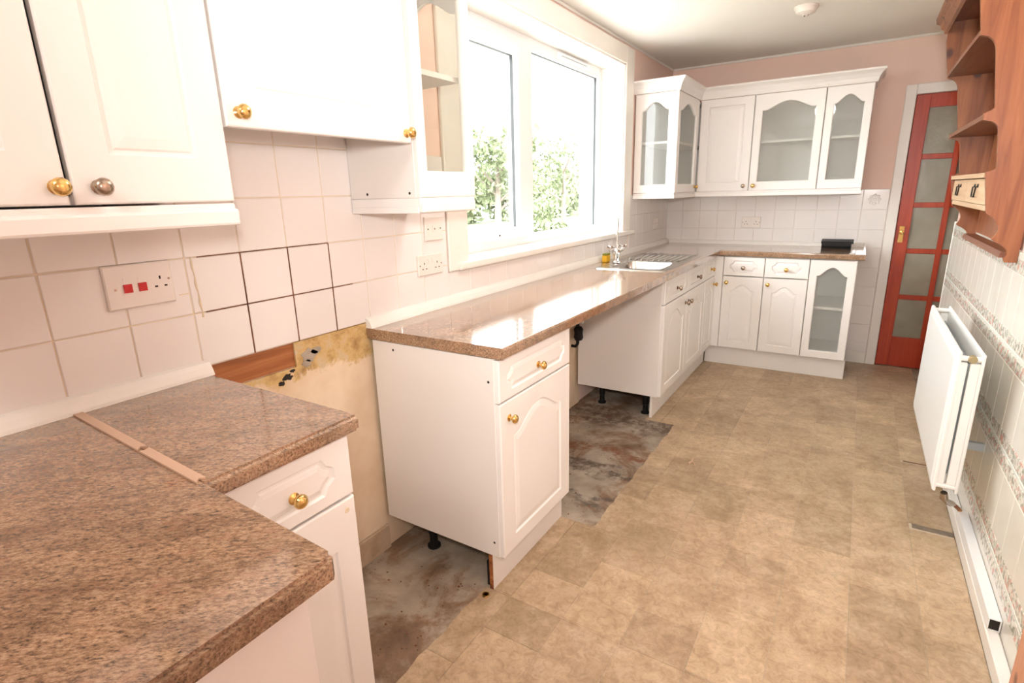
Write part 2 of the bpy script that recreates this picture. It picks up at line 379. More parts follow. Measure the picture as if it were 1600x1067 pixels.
mb = MB(); mb.box(1.4, 2.8, 6.0, 6.1, -0.1, H+0.1); mb.box(1.3, 1.4, D+0.1, 6.1, -0.1, H+0.1); mb.box(2.8, 2.9, D+0.1, 6.1, -0.1, H+0.1); mb.box(1.3, 2.9, D+0.1, 6.1, -0.2, -0.1); mb.box(1.3, 2.9, D+0.1, 6.1, H+0.1, H+0.2)
mb.build('wall_hall', 'hall', kind='structure', label='dim hallway shell behind the red door')

# ---- coving beads
def bead(name, x0, x1, y0, y1, lab):
    return box(name, 'trimwhite', x0, x1, y0, y1, H-0.016, H, bev=0.005, kind='structure', label=lab)
bead('trim_1', 0.0, 2.7, D-0.018, D, 'thin white ceiling bead on far wall')
bead('trim_2', 0.0, 0.012, YR, D-0.018, 'thin white ceiling bead on window wall')

# ---- wall tiles
def tile_mesh(name, w, h, t, mt, axis, bev=0.0018):
    mb = MB()
    if axis == 0: mb.box(0, t, -w/2, w/2, -h/2, h/2, bev)
    elif axis == 1: mb.box(-w/2, w/2, -t, 0, -h/2, h/2, bev)
    else: mb.box(-t, 0, -w/2, w/2, -h/2, h/2, bev)
    o = mb.build(name, mt, origin=(0, 0, 0)); me = o.data; bpy.data.objects.remove(o); return me
TM = {}
def tile(parent, axis, pos, w, h, mt='tile', t=0.008, name='tile'):
    k = (axis, round(w, 4), round(h, 4), mt, t)
    if k not in TM: TM[k] = tile_mesh('tile_%s' % mt, w, h, t, mt, axis)
    return place(TM[k], name, parent, pos)
G = 0.0028
yl = [0.4125+0.1525*k for k in range(-4, 10)]          # ... 1.785
zl = [0.93+0.1465*k for k in range(0, 6)]
for a, b in zip(yl[:-1], yl[1:]):
    for i, (c, d) in enumerate(zip(zl[:-1], zl[1:])):
        if i == 4 and not (0.5 < a < 1.25): continue
        jx = random.uniform(-0.0006, 0.0006)
        tile(wall_left, 0, (0.002+jx, (a+b)/2, (c+d)/2), b-a-G, d-c-G)
box('grout', 'grout', 0, 0.0075, yl[0], 1.785, 0.93, zl[4], wall_left)
box('grout', 'grout', 0, 0.0075, 0.56, 1.33, zl[4], zl[5], wall_left)
# below the window board
ys = [1.785+0.1525*k for k in range(0, 15)]
for a, b in zip(ys[:-1], ys[1:]):
    tile(wall_left, 0, (0.002, (a+b)/2, 0.985), b-a-G, 0.1145)
box('grout', 'groutw', 0, 0.0075, ys[0], ys[-1], 0.92, 1.045, wall_left)
# right of the window
ye = [3.955, 4.10, 4.2525, 4.405, 4.5575, 4.71, 4.8625, D]
for a, b in zip(ye[:-1], ye[1:]):
    for c, d in ((0.925, 1.040), (1.040, 1.1865), (1.1865, 1.333)):
        tile(wall_left, 0, (0.002, (a+b)/2, (c+d)/2), b-a-G, d-c-G)
box('grout', 'groutw', 0, 0.0075, ye[0], D, 0.92, 1.333, wall_left)
# far wall
xf = [0.147*k for k in range(0, 12)]
for a, b in zip(xf[:-1], xf[1:]):
    b2 = 1.632 if b > 1.6 else b
    for c, d in ((0.90, 1.037), (1.037, 1.1835), (1.1835, 1.33)):
        tile(wall_far, 1, ((a+b2)/2, D-0.002, (c+d)/2), b2-a-G, d-c-G)
for k in range(6):
    c = 0.90-0.1465*(k+1); tile(wall_far, 1, ((1.47+1.632)/2, D-0.002, c+0.07325), 0.162-G, 0.1465-G)
box('grout', 'groutw', 0, 1.632, D-0.0075, D, 0.9, 1.33, wall_far)
box('grout', 'groutw', 1.47, 1.632, D-0.0075, D, 0.03, 0.9, wall_far)
# embossed motif on the topmost tile beside the door
mb = MB()
for k in range(8):
    a = k*math.pi/4; mb.lathe([(0.0, 0), (0.011, 0), (0.009, 0.003), (0, 0.0045)], (1.5435+0.030*math.cos(a), D-0.0098, 1.257+0.030*math.sin(a)), (0, -1, 0), 8)
mb.lathe([(0.0, 0), (0.013, 0), (0.010, 0.004), (0, 0.005)], (1.5435, D-0.0098, 1.257), (0, -1, 0), 10)
mb.build('embossed_motif', 'tile', wall_far, True, label='raised flower relief on white tile')
# dark open joints of the loosened tiles over the missing cooker
def crack(y0, y1, z0, z1): box('open_joint', 'crack', 0.0074, 0.0098, y0, y1, z0, z1, wall_left)
for yy in (0.87, 1.0225, 1.175):
    crack(yy-0.0016, yy+0.0016, 0.93, 1.222)
crack(0.75, 1.175, 1.2222, 1.2246); crack(0.75, 1.26, 1.0752, 1.0778)
# ragged silicone beside the cooker switch
mb = MB(); pts = [(0.0100, 0.740+0.0012*math.sin(i*1.7)-0.0006*i, 1.065+i*0.0133) for i in range(13)]
mb.tube(pts, [0.0016+0.0020*abs(math.sin(i*2.3+1))**2 for i in range(13)], 6); mb.build('silicone_line', 'grout', wall_left)
# cut tile beside the switch
box('open_joint', 'grout', 0.0074, 0.0106, 0.690, 0.716, 1.132, 1.1345, wall_left)

# bare plaster below the tiles, opening over the timber batten
mb = MB()
mb.box(0, 0.010, 0.55, 1.315, 0.0, 0.850); mb.box(0, 0.010, 1.0, 1.315, 0.850, 0.928); mb.box(0, 0.010, 0.55, 0.725, 0.850, 0.928)
mb.build('bare_plaster', 'plaster', wall_left, label='damp cracked bare plaster below tiles')
box('bare_plaster', 'plaster', 0, 0.008, 1.315, 3.10, 0.0, 0.905, wall_left, label='bare plaster behind the appliance gap')
box('timber_batten', 'batten', 0.0005, 0.003, 0.725, 1.0, 0.852, 0.926, wall_left, label='brown damp timber set into plaster')
mb = MB(); rnd = random.Random(2)
for cy_, cz_, ry_, rz_ in ((0.962, 0.826, 0.020, 0.014), (0.940, 0.812, 0.014, 0.008), (0.982, 0.842, 0.010, 0.007)):
    pts = [(cy_+ry_*rnd.uniform(0.5, 1.1)*math.cos(k*0.4488), cz_+rz_*rnd.uniform(0.5, 1.1)*math.sin(k*0.4488)) for k in range(14)]
    mb.prism(pts, 0, 0.0095, 0.0112)
mb.build('plaster_hole', 'dark', wall_left, label='blackened broken hole in plaster')
mb = MB()
for y, z, s_ in ((1.05, 0.875, 0.034), (1.035, 0.852, 0.02), (1.08, 0.885, 0.022)):
    mb.prism([(y+s_*rnd.uniform(0.6, 1.15)*math.cos(k*0.5236), z+0.7*s_*rnd.uniform(0.6, 1.15)*math.sin(k*0.5236)) for k in range(12)], 0, 0.0095, 0.0112)
mb.build('filler_patch', 'concrete', wall_left, label='grey filler patch on plaster')
box('baseboard_left', 'dirtskirt', 0.010, 0.024, 0.55, 1.31, 0.0, 0.105, bev=0.003, kind='structure', label='beige painted skirting in the cooker gap')
# wall strip beside the door (block at the bottom)
box('baseboard_far', 'trimwhite', 1.50, 1.632, D-0.016, D-0.0105, 0.0, 0.09, bev=0.002, kind='structure', label='short cream skirting beside the door frame')

# ---- right wall tiling
yr = [2.495+0.155*k for k in range(-6, 13)]
yr[-1] = RY1
rows = []
for zc in (0.18, 0.485, 0.79):
    rows += [(zc-0.0525, zc-0.0075, 'border'), (zc-0.0075, zc+0.0075, 'liner'), (zc+0.0075, zc+0.0525, 'border'), (zc+0.0525, zc+0.2525, 'rtile')]
rows += [(1.0425, 1.0875, 'border'), (1.0875, 1.115, 'liner')]
for a, b in zip(yr[:-1], yr[1:]):
    if b-a < 0.02: continue
    for c, d, mt in rows:
        tile(wall_right, 2, (RX-0.001, (a+b)/2, (c+d)/2), b-a-0.0025, d-c-0.0016, mt, 0.007, {'border': 'border_tile', 'liner': 'liner_tile', 'rtile': 'tile'}[mt])
box('grout', 'rtile', RX-0.006, RX, yr[0], RY1, 0.0, 1.115, wall_right)
# tile edge trim at the outside corner
box('trim_3', 'trimwhite', RX-0.011, RX+0.004, RY1-0.004, RY1+0.008, 0.0, 1.13, bev=0.003, kind='structure', label='white edge trim at the tiled outside corner')
# skirting, pipe boxing
box('baseboard_right', 'trimwhite', 1.938, RX-0.0075, 1.645, RY1-0.01, 0.0, 0.056, bev=0.004, kind='structure', label='white skirting along the tiled right wall')
box('trim_4', 'terracotta', 1.948, RX, 1.40, 1.640, 0.0, 2.03, bev=0.006, kind='structure', label='orange pine door casing at the right edge')

# ================================================================== WINDOW
win = thing('window_1', (0, 2.87, WZ0), kind='structure', label='wide white casement window with fixed pane')
XF0, XF1 = -0.235, -0.165
mb = MB()
mb.box(XF0, XF1, WY0, WY0+0.055, WZ0, WZ1, 0.004); mb.box(XF0, XF1, WY1-0.06, WY1, WZ0, WZ1, 0.004)
mb.box(XF0, XF1, WY0+0.05, WY1-0.055, WZ1-0.075, WZ1, 0.004); mb.box(XF0, XF1, WY0+0.05, WY1-0.055, WZ0, WZ0+0.06, 0.004)
mb.box(XF0, XF1, 2.765, 2.825, WZ0+0.05, WZ1-0.07, 0.004)
mb.build('window_frame', 'upvc', win)
cas = MB()
c0, c1, cz0, cz1 = 1.98, 2.772, WZ0+0.052, WZ1-0.066; cx0, cx1 = -0.225, -0.148
cas.box(cx0, cx1, c0, c0+0.075, cz0, cz1, 0.006); cas.box(cx0, cx1, c1-0.125, c1, cz0, cz1, 0.006)
cas.box(cx0, cx1, c0+0.07, c1-0.12, cz1-0.06, cz1, 0.006); cas.box(cx0, cx1, c0+0.07, c1-0.12, cz0, cz0+0.06, 0.006)
caso = cas.build('casement', 'upvc', win)
box('glass_pane', 'glass', -0.20, -0.196, c0+0.07, c1-0.12, cz0+0.055, cz1-0.055, caso)
for q in (0, 1):
    box('glazing_gasket', 'gasket', -0.1965, -0.178, (c0+0.0745, c1-0.1265)[q], (c0+0.0765, c1-0.1245)[q], cz0+0.058, cz1-0.058, caso)
box('glazing_gasket', 'gasket', -0.1965, -0.178, c0+0.075, c1-0.125, cz1-0.0615, cz1-0.059, caso)
mb = MB(); mb.box(cx1-0.001, cx1+0.014, 2.28, 2.31, cz0+0.012, cz0+0.048, 0.004); mb.box(cx1+0.012, cx1+0.026, 2.29, 2.40, cz0+0.024, cz0+0.038, 0.005)
mb.build('handle', 'upvc', caso)
box('lock_button', 'dark', cx1+0.025, cx1+0.028, 2.385, 2.395, cz0+0.027, cz0+0.035, caso)
fx = box('fixed_pane', 'glass', -0.20, -0.196, 2.82, WY1-0.055, WZ0+0.055, WZ1-0.07, win)
for q in (2.8245, WY1-0.0625): box('glazing_gasket', 'gasket', -0.1965, -0.180, q, q+0.0025, WZ0+0.06, WZ1-0.075, win)
box('glazing_gasket', 'gasket', -0.1965, -0.180, 2.8245, WY1-0.06, WZ1-0.0775, WZ1-0.0745, win)
tv = box('trickle_vent', 'upvc', XF1-0.002, XF1+0.016, 3.12, 3.56, WZ1-0.062, WZ1-0.022, win, 0.006)
box('vent_slot', 'radgrey', XF1+0.0155, XF1+0.0168, 3.16, 3.52, WZ1-0.045, WZ1-0.039, tv)
# reveal lining, architrave, board
mb = MB()
mb.box(XF1-0.01, 0.006, WY0-0.004, WY0+0.010, WZ0, WZ1); mb.box(XF1-0.01, 0.006, WY1-0.010, WY1+0.004, WZ0, WZ1); mb.box(XF1-0.01, 0.006, WY0, WY1, WZ1-0.010, WZ1+0.004)
mb.build('reveal_lining', 'trimwhite', win)
box('architrave', 'trimwhite', 0, 0.018, 1.79, WY0, 1.047, 2.30, win, 0.004)
box('architrave', 'trimwhite', 0, 0.018, WY1, 3.945, 1.047, 2.30, win, 0.004)
box('architrave', 'trimwhite', 0, 0.018, WY0, WY1, WZ1, 2.30, win, 0.004)
box('window_board', 'trimwhite', XF1-0.005, 0.038, 1.845, 4.005, 1.048, 1.082, win, 0.008, 2)

# ================================================================== VINYL FLOOR
vin = thing('vinyl_floor', (1.2, 1.5, 0), kind='structure', label='marbled beige vinyl floor laid in short tiles')
def left_edge(y):
    if y < 1.31: return 0.487
    if y < 1.835: return 0.497
    if y < 3.02: return 0.672
    return 0.49
def jag(y): return 0.004*math.sin(y*31.0)+0.0025*math.sin(y*77.0+1)+0.002*math.sin(y*190.0)
VT = 0.003
def vtile(x0, x1, y0, y1, rag=None):
    g = 0.0006
    mb = MB()
    if rag is None:
        mb.box(x0+g, x1-g, y0+g, y1-g, 0.0002, VT, 0.0005)
    else:
        n = max(2, int((y1-y0)/0.03))
        yy = [y0+g+(y1-y0-2*g)*i/n for i in range(n+1)]
        L = [(max(x1-g-0.19, rag+jag(q)) if False else rag+jag(q), q) for q in yy]
        mb.prism([(x1-g, y0+g), (x1-g, y1-g)]+list(reversed(L)), 2, 0.0002, VT)
    mb.build('vinyl_tile', 'vinyl', vin)
cuts_y = (1.31, 1.835, 3.02)
ci = 0
xcol = [1.79-0.2*k for k in range(-1, 8)]   # right edges of columns: 1.99,1.79,...
for ci, xr in enumerate(xcol):
    x1 = min(xr, 1.937); x0 = xr-0.2
    off = 0.164 if ci % 2 == 0 else 0.0
    y = 1.645+off-0.328*11
    while y < D:
        a, b = max(y, YR), min(y+0.328, D-0.012); y += 0.328
        if b-a < 0.01: continue
        if xr < 1.55 and a > 4.39: continue
        
        # pulled-back tiles leaving open dark gaps
        if ci == 0 and abs(a-2.465) < 0.03: a += 0.048
        if ci == 0 and abs(a-3.12) < 0.03: a += 0.022
        segs = [a]+[c for c in cuts_y if a < c < b]+[b]
        for s0, s1 in zip(segs[:-1], segs[1:]):
            le = left_edge((s0+s1)/2)
            if s1 < 0.37 and x1 < 0.9: continue
            if le >= x1-0.02: continue
            if le > x0+0.02: vtile(x0, x1, s0, s1, le)
            else: vtile(x0, x1, s0, s1, x0+0.0006 if False else None)
# alcove floor in front of the red door
for k in range(3): vtile(1.99+0.2*k, 2.19+0.2*k, 4.34, D-0.012)
box('vinyl_backing', 'backing', 0.72, 1.935, 1.67, 4.38, 0.0001, 0.0015, vin); box('vinyl_backing', 'backing', 0.52, 1.92, YR+0.01, 1.67, 0.0001, 0.0015, vin)
box('adhesive_strip', 'gap', 1.80, 1.935, 2.478, 2.513, 0.0016, 0.0022, vin, label='dark open gap between vinyl tiles')
box('adhesive_strip', 'crack', 1.80, 1.935, 3.130, 3.141, 0.0016, 0.0022, vin, label='narrow dark gap between vinyl tiles')

# ================================================================== BASE UNITS
XB, XFR = 0.03, 0.555          # carcass back, carcass front
ZB0, ZB1 = 0.15, 0.868
def carcass(th, x0, x1, y0, y1, z0, z1, open_side, parent, mt='carcass', t=0.016, label=None):
    mb = MB()
    if open_side == 'x':      # opening towards +x
        mb.box(x0, x1, y0, y0+t, z0, z1, 0.001); mb.box(x0, x1, y1-t, y1, z0, z1, 0.001)
        mb.box(x0, x1, y0+t, y1-t, z0, z0+t); mb.box(x0, x1, y0+t, y1-t, z1-t, z1); mb.box(x0, x0+0.008, y0+t, y1-t, z0+t, z1-t)
    else:                     # opening towards -y
        mb.box(x0, x0+t, y0, y1, z0, z1, 0.001); mb.box(x1-t, x1, y0, y1, z0, z1, 0.001)
        mb.box(x0+t, x1-t, y0, y1, z0, z0+t); mb.box(x0+t, x1-t, y0, y1, z1-t, z1); mb.box(x0+t, x1-t, y1-0.008, y1, z0+t, z1-t)
    return mb.build('body', mt, parent, label=label)
def drawer(parent, O, face, w, h, kn=KB):
    F = fr(O, *face); pi, po = oct_outline(w, h, 0.045, 0.028, 0.030)
    d = panel_front(F, w, h, parent, 'drawer_front', 'door', pi, po, fld=0.022)
    knob(d, F(w/2, h*0.44, 0.019), face, kn); return d
def door(parent, O, face, w, h, kpos=None, arch=0.05, glazed=False, kn=KB, ms=0.062, mt_=0.06, mb_=0.055, name='door', pane='hazeglass'):
    F = fr(O, *face); pi, po = outline(w, h, ms, mt_, mb_, arch)
    d = panel_front(F, w, h, parent, name, 'door', pi, po, glazed=glazed, pane=pane)
    if kpos:
        for kk in (kpos if isinstance(kpos, list) else [kpos]): knob(d, F(kk[0], kk[1], 0.019), face, kn)
    return d
def leg(parent, x, y):
    MB().lathe([(0.0, 0), (0.027, 0.0), (0.027, 0.008), (0.017, 0.014), (0.016, 0.06), (0.019, 0.062), (0.019, 0.12), (0.026, 0.149), (0, 0.149)], (x, y, 0.0005), (0, 0, 1), 12).build('leg', 'blackp', parent, True)
def screwcap(parent, x, y, z):
    MB().lathe([(0, 0), (0.0045, 0), (0.0045, 0.0006), (0, 0.0008)], (x, y, z), (0, -1, 0), 8).build('screw_hole', 'dark', parent)

# near drawer unit ---------------------------------------------------------
t = thing('base_cabinet', (0.3, 0.56, 0), 'white base cabinet with brass-knobbed drawer under the small near worktop', 'cabinet', 'kitchen base cabinets')
carcass(t, XB, XFR, 0.408, 0.709, ZB0, ZB1, 'x', t)
drawer(t, (XFR, 0.411, 0.722), FX, 0.297, 0.142)
d = door(t, (XFR, 0.411, 0.155), FX, 0.297, 0.561)
MB().lathe([(0, 0), (0.007, 0), (0.006, 0.0015), (0, 0.002)], (0.5748, 0.683, 0.690), (1, 0, 0), 10).build('knob_plug', 'grout', d, label='cream plug where a knob is missing')
box('plinth', 'carcass', 0.505, 0.520, 0.410, 0.709, 0.0035, 0.15, t)
for y in (0.46, 0.66): leg(t, 0.12, y)
# near wide unit -----------------------------------------------------------
t = thing('peninsula_cabinet', (0.45, -0.4, 0), 'plain white deep base unit under the large near worktop', 'cabinet', 'kitchen base cabinets')
mb = MB(); mb.box(0.03, 0.884, -1.1, 0.349, 0.10, 0.868); mb.build('body', 'carcass', t)
box('side_panel', 'door', 0.8845, 0.900, -1.1, 0.349, 0.0032, 0.868, t, 0.0015)
mb = MB(); mb.box(0.8, 0.86, -1.05, 0.33, 0.0035, 0.10); mb.build('plinth', 'carcass', t)
# middle drawer unit -------------------------------------------------------
t = thing('base_cabinet', (0.3, 1.56, 0), 'white single base cabinet standing alone between the two floor gaps', 'cabinet', 'kitchen base cabinets')
b = carcass(t, XB, XFR, 1.305, 1.805, ZB0, ZB1, 'x', t)
screwcap(b, 0.13, 1.3049, 0.842); screwcap(b, 0.535, 1.3049, 0.79); screwcap(b, 0.535, 1.3049, 0.205)
drawer(t, (XFR, 1.307, 0.722), FX, 0.496, 0.142)
door(t, (XFR, 1.307, 0.155), FX, 0.496, 0.561, (0.052, 0.502), arch=0.065, ms=0.075)
pl = box('plinth', 'carcass', 0.505, 0.520, 1.312, 1.84, 0.0005, 0.15, t, 0.001)
box('plinth_end', 'batten', 0.5045, 0.5195, 1.3105, 1.3119, 0.001, 0.149, pl, label='raw brown chipboard edge')
for x, y in ((0.17, 1.40), (0.17, 1.72), (0.47, 1.72)): leg(t, x, y)
mb = MB(); mb.box(0.484, 0.500, 1.325, 1.345, 0.0005, 0.10); mb.build('clip_bracket', 'blackp', t)
# sink unit ----------------------------------------------------------------
YS = 3.035
t = thing('base_cabinet', (0.3, 3.52, 0), 'white double sink base cabinet with two false drawers and arched doors', 'cabinet', 'kitchen base cabinets')
b = carcass(t, XB, XFR, YS, 4.02, ZB0, 0.72, 'x', t)
box('side_panel', 'carcass', XB, XFR, YS, YS+0.016, 0.72, ZB1, t); box('side_panel', 'carcass', XB, XFR, 4.004, 4.02, 0.72, ZB1, t)
drawer(t, (XFR, YS+0.003, 0.722), FX, 0.488, 0.142, KP); drawer(t, (XFR, YS+0.495, 0.722), FX, 0.488, 0.142, KP)
door(t, (XFR, YS+0.003, 0.155), FX, 0.488, 0.561, (0.452, 0.50), arch=0.075, kn=KP, ms=0.07)
door(t, (XFR, YS+0.495, 0.155), FX, 0.488, 0.561, (0.036, 0.50), arch=0.075, kn=KP, ms=0.07)
for x, y in ((0.15, 3.16), (0.46, 3.12), (0.15, 3.88)): leg(t, x, y)
# corner unit --------------------------------------------------------------
t = thing('base_cabinet', (0.3, 4.3, 0), 'narrow white corner base cabinet between sink unit and far run', 'cabinet', 'kitchen base cabinets')
carcass(t, XB, XFR, 4.022, D-0.03, ZB0, ZB1, 'x', t)
drawer(t, (XFR, 4.025, 0.722), FX, 0.300, 0.142)
door(t, (XFR, 4.025, 0.155), FX, 0.300, 0.561, (0.268, 0.50), arch=0.05, ms=0.055)
box('corner_post', 'door', 0.575, 0.628, 4.338, 4.36, 0.155, 0.866, t, 0.002); box('corner_post', 'door', 0.556, 0.575, 4.328, 4.36, 0.155, 0.866, t, 0.002)
# far run ------------------------------------------------------------------
YF = D-0.557
far = [(0.630, 0.917, 'white far base cabinet with pewter drawer knob, nearest the corner', KP), (0.919, 1.208, 'white far base cabinet with brass knobs, next to the glazed unit', KB)]
for x0, x1, lab, kk in far:
    t = thing('base_cabinet', ((x0+x1)/2, 4.64, 0), lab, 'cabinet', 'kitchen base cabinets')
    carcass(t, x0, x1, YF, D-0.03, ZB0, ZB1, 'y', t)
    drawer(t, (x0+0.0015, YF, 0.722), FY, x1-x0-0.003, 0.142, kk)
    door(t, (x0+0.0015, YF, 0.155), FY, x1-x0-0.003, 0.561, (0.03, 0.515), arch=0.045, ms=0.06)
t = thing('glazed_base_cabinet', (1.35, 4.64, 0), 'white glazed base cabinet with arched door at the end of the far worktop', 'cabinet', 'kitchen base cabinets')
carcass(t, 1.210, 1.494, YF, D-0.03, ZB0, ZB1, 'y', t)
door(t, (1.2115, YF, 0.155), FY, 0.281, 0.710, None, arch=0.06, glazed=True, ms=0.045, mt_=0.05, mb_=0.05)
box('shelf', 'carcass', 1.227, 1.477, YF+0.02, D-0.04, 0.508, 0.524, t)
# plinths
box('plinth', 'carcass', 0.505, 0.520, 3.052, D-0.537, 0.0035, 0.148, bev=0.001, label='long white plinth board under the sink units', category='board') if False else None
tag(box('plinth_board', 'carcass', 0.505, 0.520, 3.058, D-0.534, 0.0032, 0.149, bev=0.001), 'long white plinth board under the sink and corner units', 'board')
tag(box('plinth_board', 'carcass', 0.524, 1.500, D-0.52, D-0.505, 0.0032, 0.149, bev=0.001), 'white plinth board under the far base cabinets', 'board')

# ================================================================== WORKTOPS
def worktop(name, cells_x, cells_y, keep, label, front=(), z0=0.872, z1=T):
    bm = bmesh.new(); V = {}
    def vv(i, j, z): 
        k = (i, j, z)
        if k not in V: V[k] = bm.verts.new((cells_x[i], cells_y[j], z))
        return V[k]
    nx, ny = len(cells_x)-1, len(cells_y)-1
    K = {(i, j) for i in range(nx) for j in range(ny) if keep(i, j)}
    for i, j in K:
        bm.faces.new((vv(i, j, z1), vv(i+1, j, z1), vv(i+1, j+1, z1), vv(i, j+1, z1)))
        bm.faces.new((vv(i, j+1, z0), vv(i+1, j+1, z0), vv(i+1, j, z0), vv(i, j, z0)))
        for di, dj, a, b in ((-1, 0, (0, 1), (0, 0)), (1, 0, (1, 0), (1, 1)), (0, -1, (0, 0), (1, 0)), (0, 1, (1, 1), (0, 1))):
            if (i+di, j+dj) not in K:
                A, B = (i+a[0], j+a[1]), (i+b[0], j+b[1])
                bm.faces.new((vv(*A, z0), vv(*B, z0), vv(*B, z1), vv(*A, z1)))
    es = []
    for e in bm.edges:
        a, b = e.verts
        if abs(a.co.z-b.co.z) > 1e-6: continue
        for ax, val in front:
            if abs(a.co[ax]-val) < 1e-5 and abs(b.co[ax]-val) < 1e-5: es.append(e)
    bmesh.ops.bevel(bm, geom=es, offset=0.009, segments=3, affect='EDGES', profile=0.5)
    mb = MB(); mb.bm.free(); mb.bm = bm
    return tag(mb.build(name, 'lam'), label, 'worktop')
SX0, SX1, SY0, SY1 = 0.118, 0.560, 3.045, 3.93
cx = [0.010, SX0+0.01, SX1-0.01, 0.600, 1.531]; cy = [1.300, SY0+0.01, SY1-0.01, D-0.600, D-0.010]
worktop('worktop', cx, cy, lambda i, j: (i == 3 and j == 3) or (i < 3 and not (i == 1 and j == 1)), 'long brown granite-effect worktop running from lone cabinet round the corner', ((0, 0.6), (1, D-0.6)))
mb = MB(); mb.prism([(0.010, 0.418), (0.600, 0.3908), (0.600, 0.720), (0.010, 0.720)], 2, 0.872, T)
bmesh.ops.bevel(mb.bm, geom=[e for e in mb.bm.edges if abs(e.verts[0].co.z-e.verts[1].co.z) < 1e-6 and e.verts[0].co.x > 0.59 and e.verts[1].co.x > 0.59], offset=0.009, segments=3, affect='EDGES')
tag(mb.build('worktop', 'lam'), 'short brown granite-effect worktop over the near drawer cabinet', 'worktop')
# large near worktop: far edge a little out of square
mb = MB(); mb.prism([(0.010, -1.15), (0.938, -1.15), (0.938, 0.366), (0.930, 0.374), (0.010, 0.4165)], 2, 0.872, T)
bmesh.ops.bevel(mb.bm, geom=[e for e in mb.bm.edges if abs(e.verts[0].co.z-e.verts[1].co.z) < 1e-6 and e.verts[0].co.x > 0.92 and e.verts[1].co.x > 0.92], offset=0.006, segments=2, affect='EDGES')
tag(mb.build('worktop', 'lam'), 'large brown granite-effect worktop filling the lower left foreground', 'worktop')
# joint strip, broken in two
def strip(x0, x1, label):
    f = lambda x: 0.4165-0.0462*(x-0.01)
    mb = MB()
    w = 0.009
    pts = [(x0, f(x0)-w), (x0+0.006, f(x0)-w*0.2), (x0, f(x0)+w), (x1, f(x1)+w), (x1-0.008, f(x1)+w*0.1), (x1+0.004, f(x1)-w)]
    mb.prism(pts[0:1]+pts[5:6]+pts[4:5]+pts[3:4]+pts[2:3]+pts[1:2], 2, T+0.0003, T+0.004)
    tag(mb.build('joint_strip', 'beige_strip'), label, 'strip', 'worktop joint strips')
strip(0.032, 0.362, 'pale joint strip on near worktop, longer piece touching the wall')
strip(0.372, 0.585, 'pale joint strip on near worktop, shorter piece by the front edge')
# white quadrant beads
def quad(name, pts, axis, a, c, lab):
    MB().prism(pts, axis, a, c).build(name, 'trimwhite', None, kind='structure', label=lab)
q = [(0.0005, 0.0), (0.030, 0.0), (0.028, 0.008), (0.020, 0.024), (0.012, 0.034), (0.0005, 0.038)]
quad('trim_5', [(x+0.01, T+0.0003+z) for x, z in q], 1, -1.0, 0.728, 'white bead between near worktop and tiles')
quad('trim_6', [(x+0.01, T+0.0003+z) for x, z in q], 1, 1.300, D-0.012, 'white bead along worktop under the window')
quad('trim_7', [(D-0.011-x, T+0.0003+z*0.75) for x, z in q], 0, 0.045, 1.52, 'cream bead along the far worktop')
# ================================================================== SINK, TAP
s = thing('kitchen_sink', (0.34, 3.49, T), 'stainless steel inset sink with drainer beyond the bowl', 'sink')
BX0, BX1, BY0, BY1 = 0.195, 0.505, 3.125, 3.465
mb = MB(); z = T+0.0035
def rrect(x0, x1, y0, y1, r, zz, n=4):
    P = []
    for cx_, cy_, a0 in ((x1-r, y1-r, 0), (x0+r, y1-r, 90), (x0+r, y0+r, 180), (x1-r, y0+r, 270)):
        for k in range(n+1):
            a = math.radians(a0+90*k/n); P.append((cx_+r*math.cos(a), cy_+r*math.sin(a), zz))
    return P
mb.rings([rrect(SX0, SX1, SY0, SY1, 0.03, T+0.0004), rrect(SX0+0.004, SX1-0.004, SY0+0.004, SY1-0.004, 0.028, z+0.001), rrect(SX0+0.016, SX1-0.016, SY0+0.016, SY1-0.016, 0.022, z-0.001),
          rrect(BX0, BX1, BY0, BY1, 0.05, z-0.0015), rrect(BX0+0.006, BX1-0.006, BY0+0.006, BY1-0.006, 0.048, z-0.008), rrect(BX0+0.022, BX1-0.022, BY0+0.022, BY1-0.022, 0.045, T-0.15), rrect(BX0+0.07, BX1-0.07, BY0+0.07, BY1-0.07, 0.04, T-0.165)], cap0=False)
mb.build('basin', 'steel', s, True)
mb = MB()
for k in range(9):
    x = 0.175+k*0.040; mb.tube([(x, 3.53, z-0.002), (x, 3.545, z+0.0005), (x, 3.86, z+0.0015), (x, 3.875, z-0.002)], [0.003, 0.010, 0.010, 0.003], 8)
mb.build('drainer_ribs', 'steel', s, True)
MB().lathe([(0, 0), (0.035, 0), (0.033, 0.004), (0.012, 0.002), (0, 0.002)], (0.35, 3.295, T-0.1648), (0, 0, 1), 14).build('waste', 'chrome', s, True)
t = thing('mixer_tap', (0.157, 3.335, T), 'chrome two-handled mixer tap with tall swan neck behind the bowl', 'tap')
tx, ty = 0.157, 3.335
MB().lathe([(0, 0), (0.028, 0), (0.028, 0.006), (0.020, 0.010), (0.018, 0.045), (0.024, 0.055), (0.024, 0.075), (0.016, 0.085), (0.013, 0.09), (0, 0.09)], (tx, ty, T+0.0048), (0, 0, 1), 14).build('tap_body', 'chrome', t, True)
d = Vector((0.40, -0.917, 0)); P = [Vector((tx, ty, T+0.08)), Vector((tx, ty, T+0.22))]
for k in range(1, 9):
    a = math.pi*k/9; P.append(Vector((tx, ty, T+0.22))+d*(0.055*(1-math.cos(a)))+Vector((0, 0, 0.07*math.sin(a))))
P.append(P[-1]+Vector((0, 0, -0.03)))
MB().tube(P, 0.0085, 10).build('spout', 'chrome', t, True)
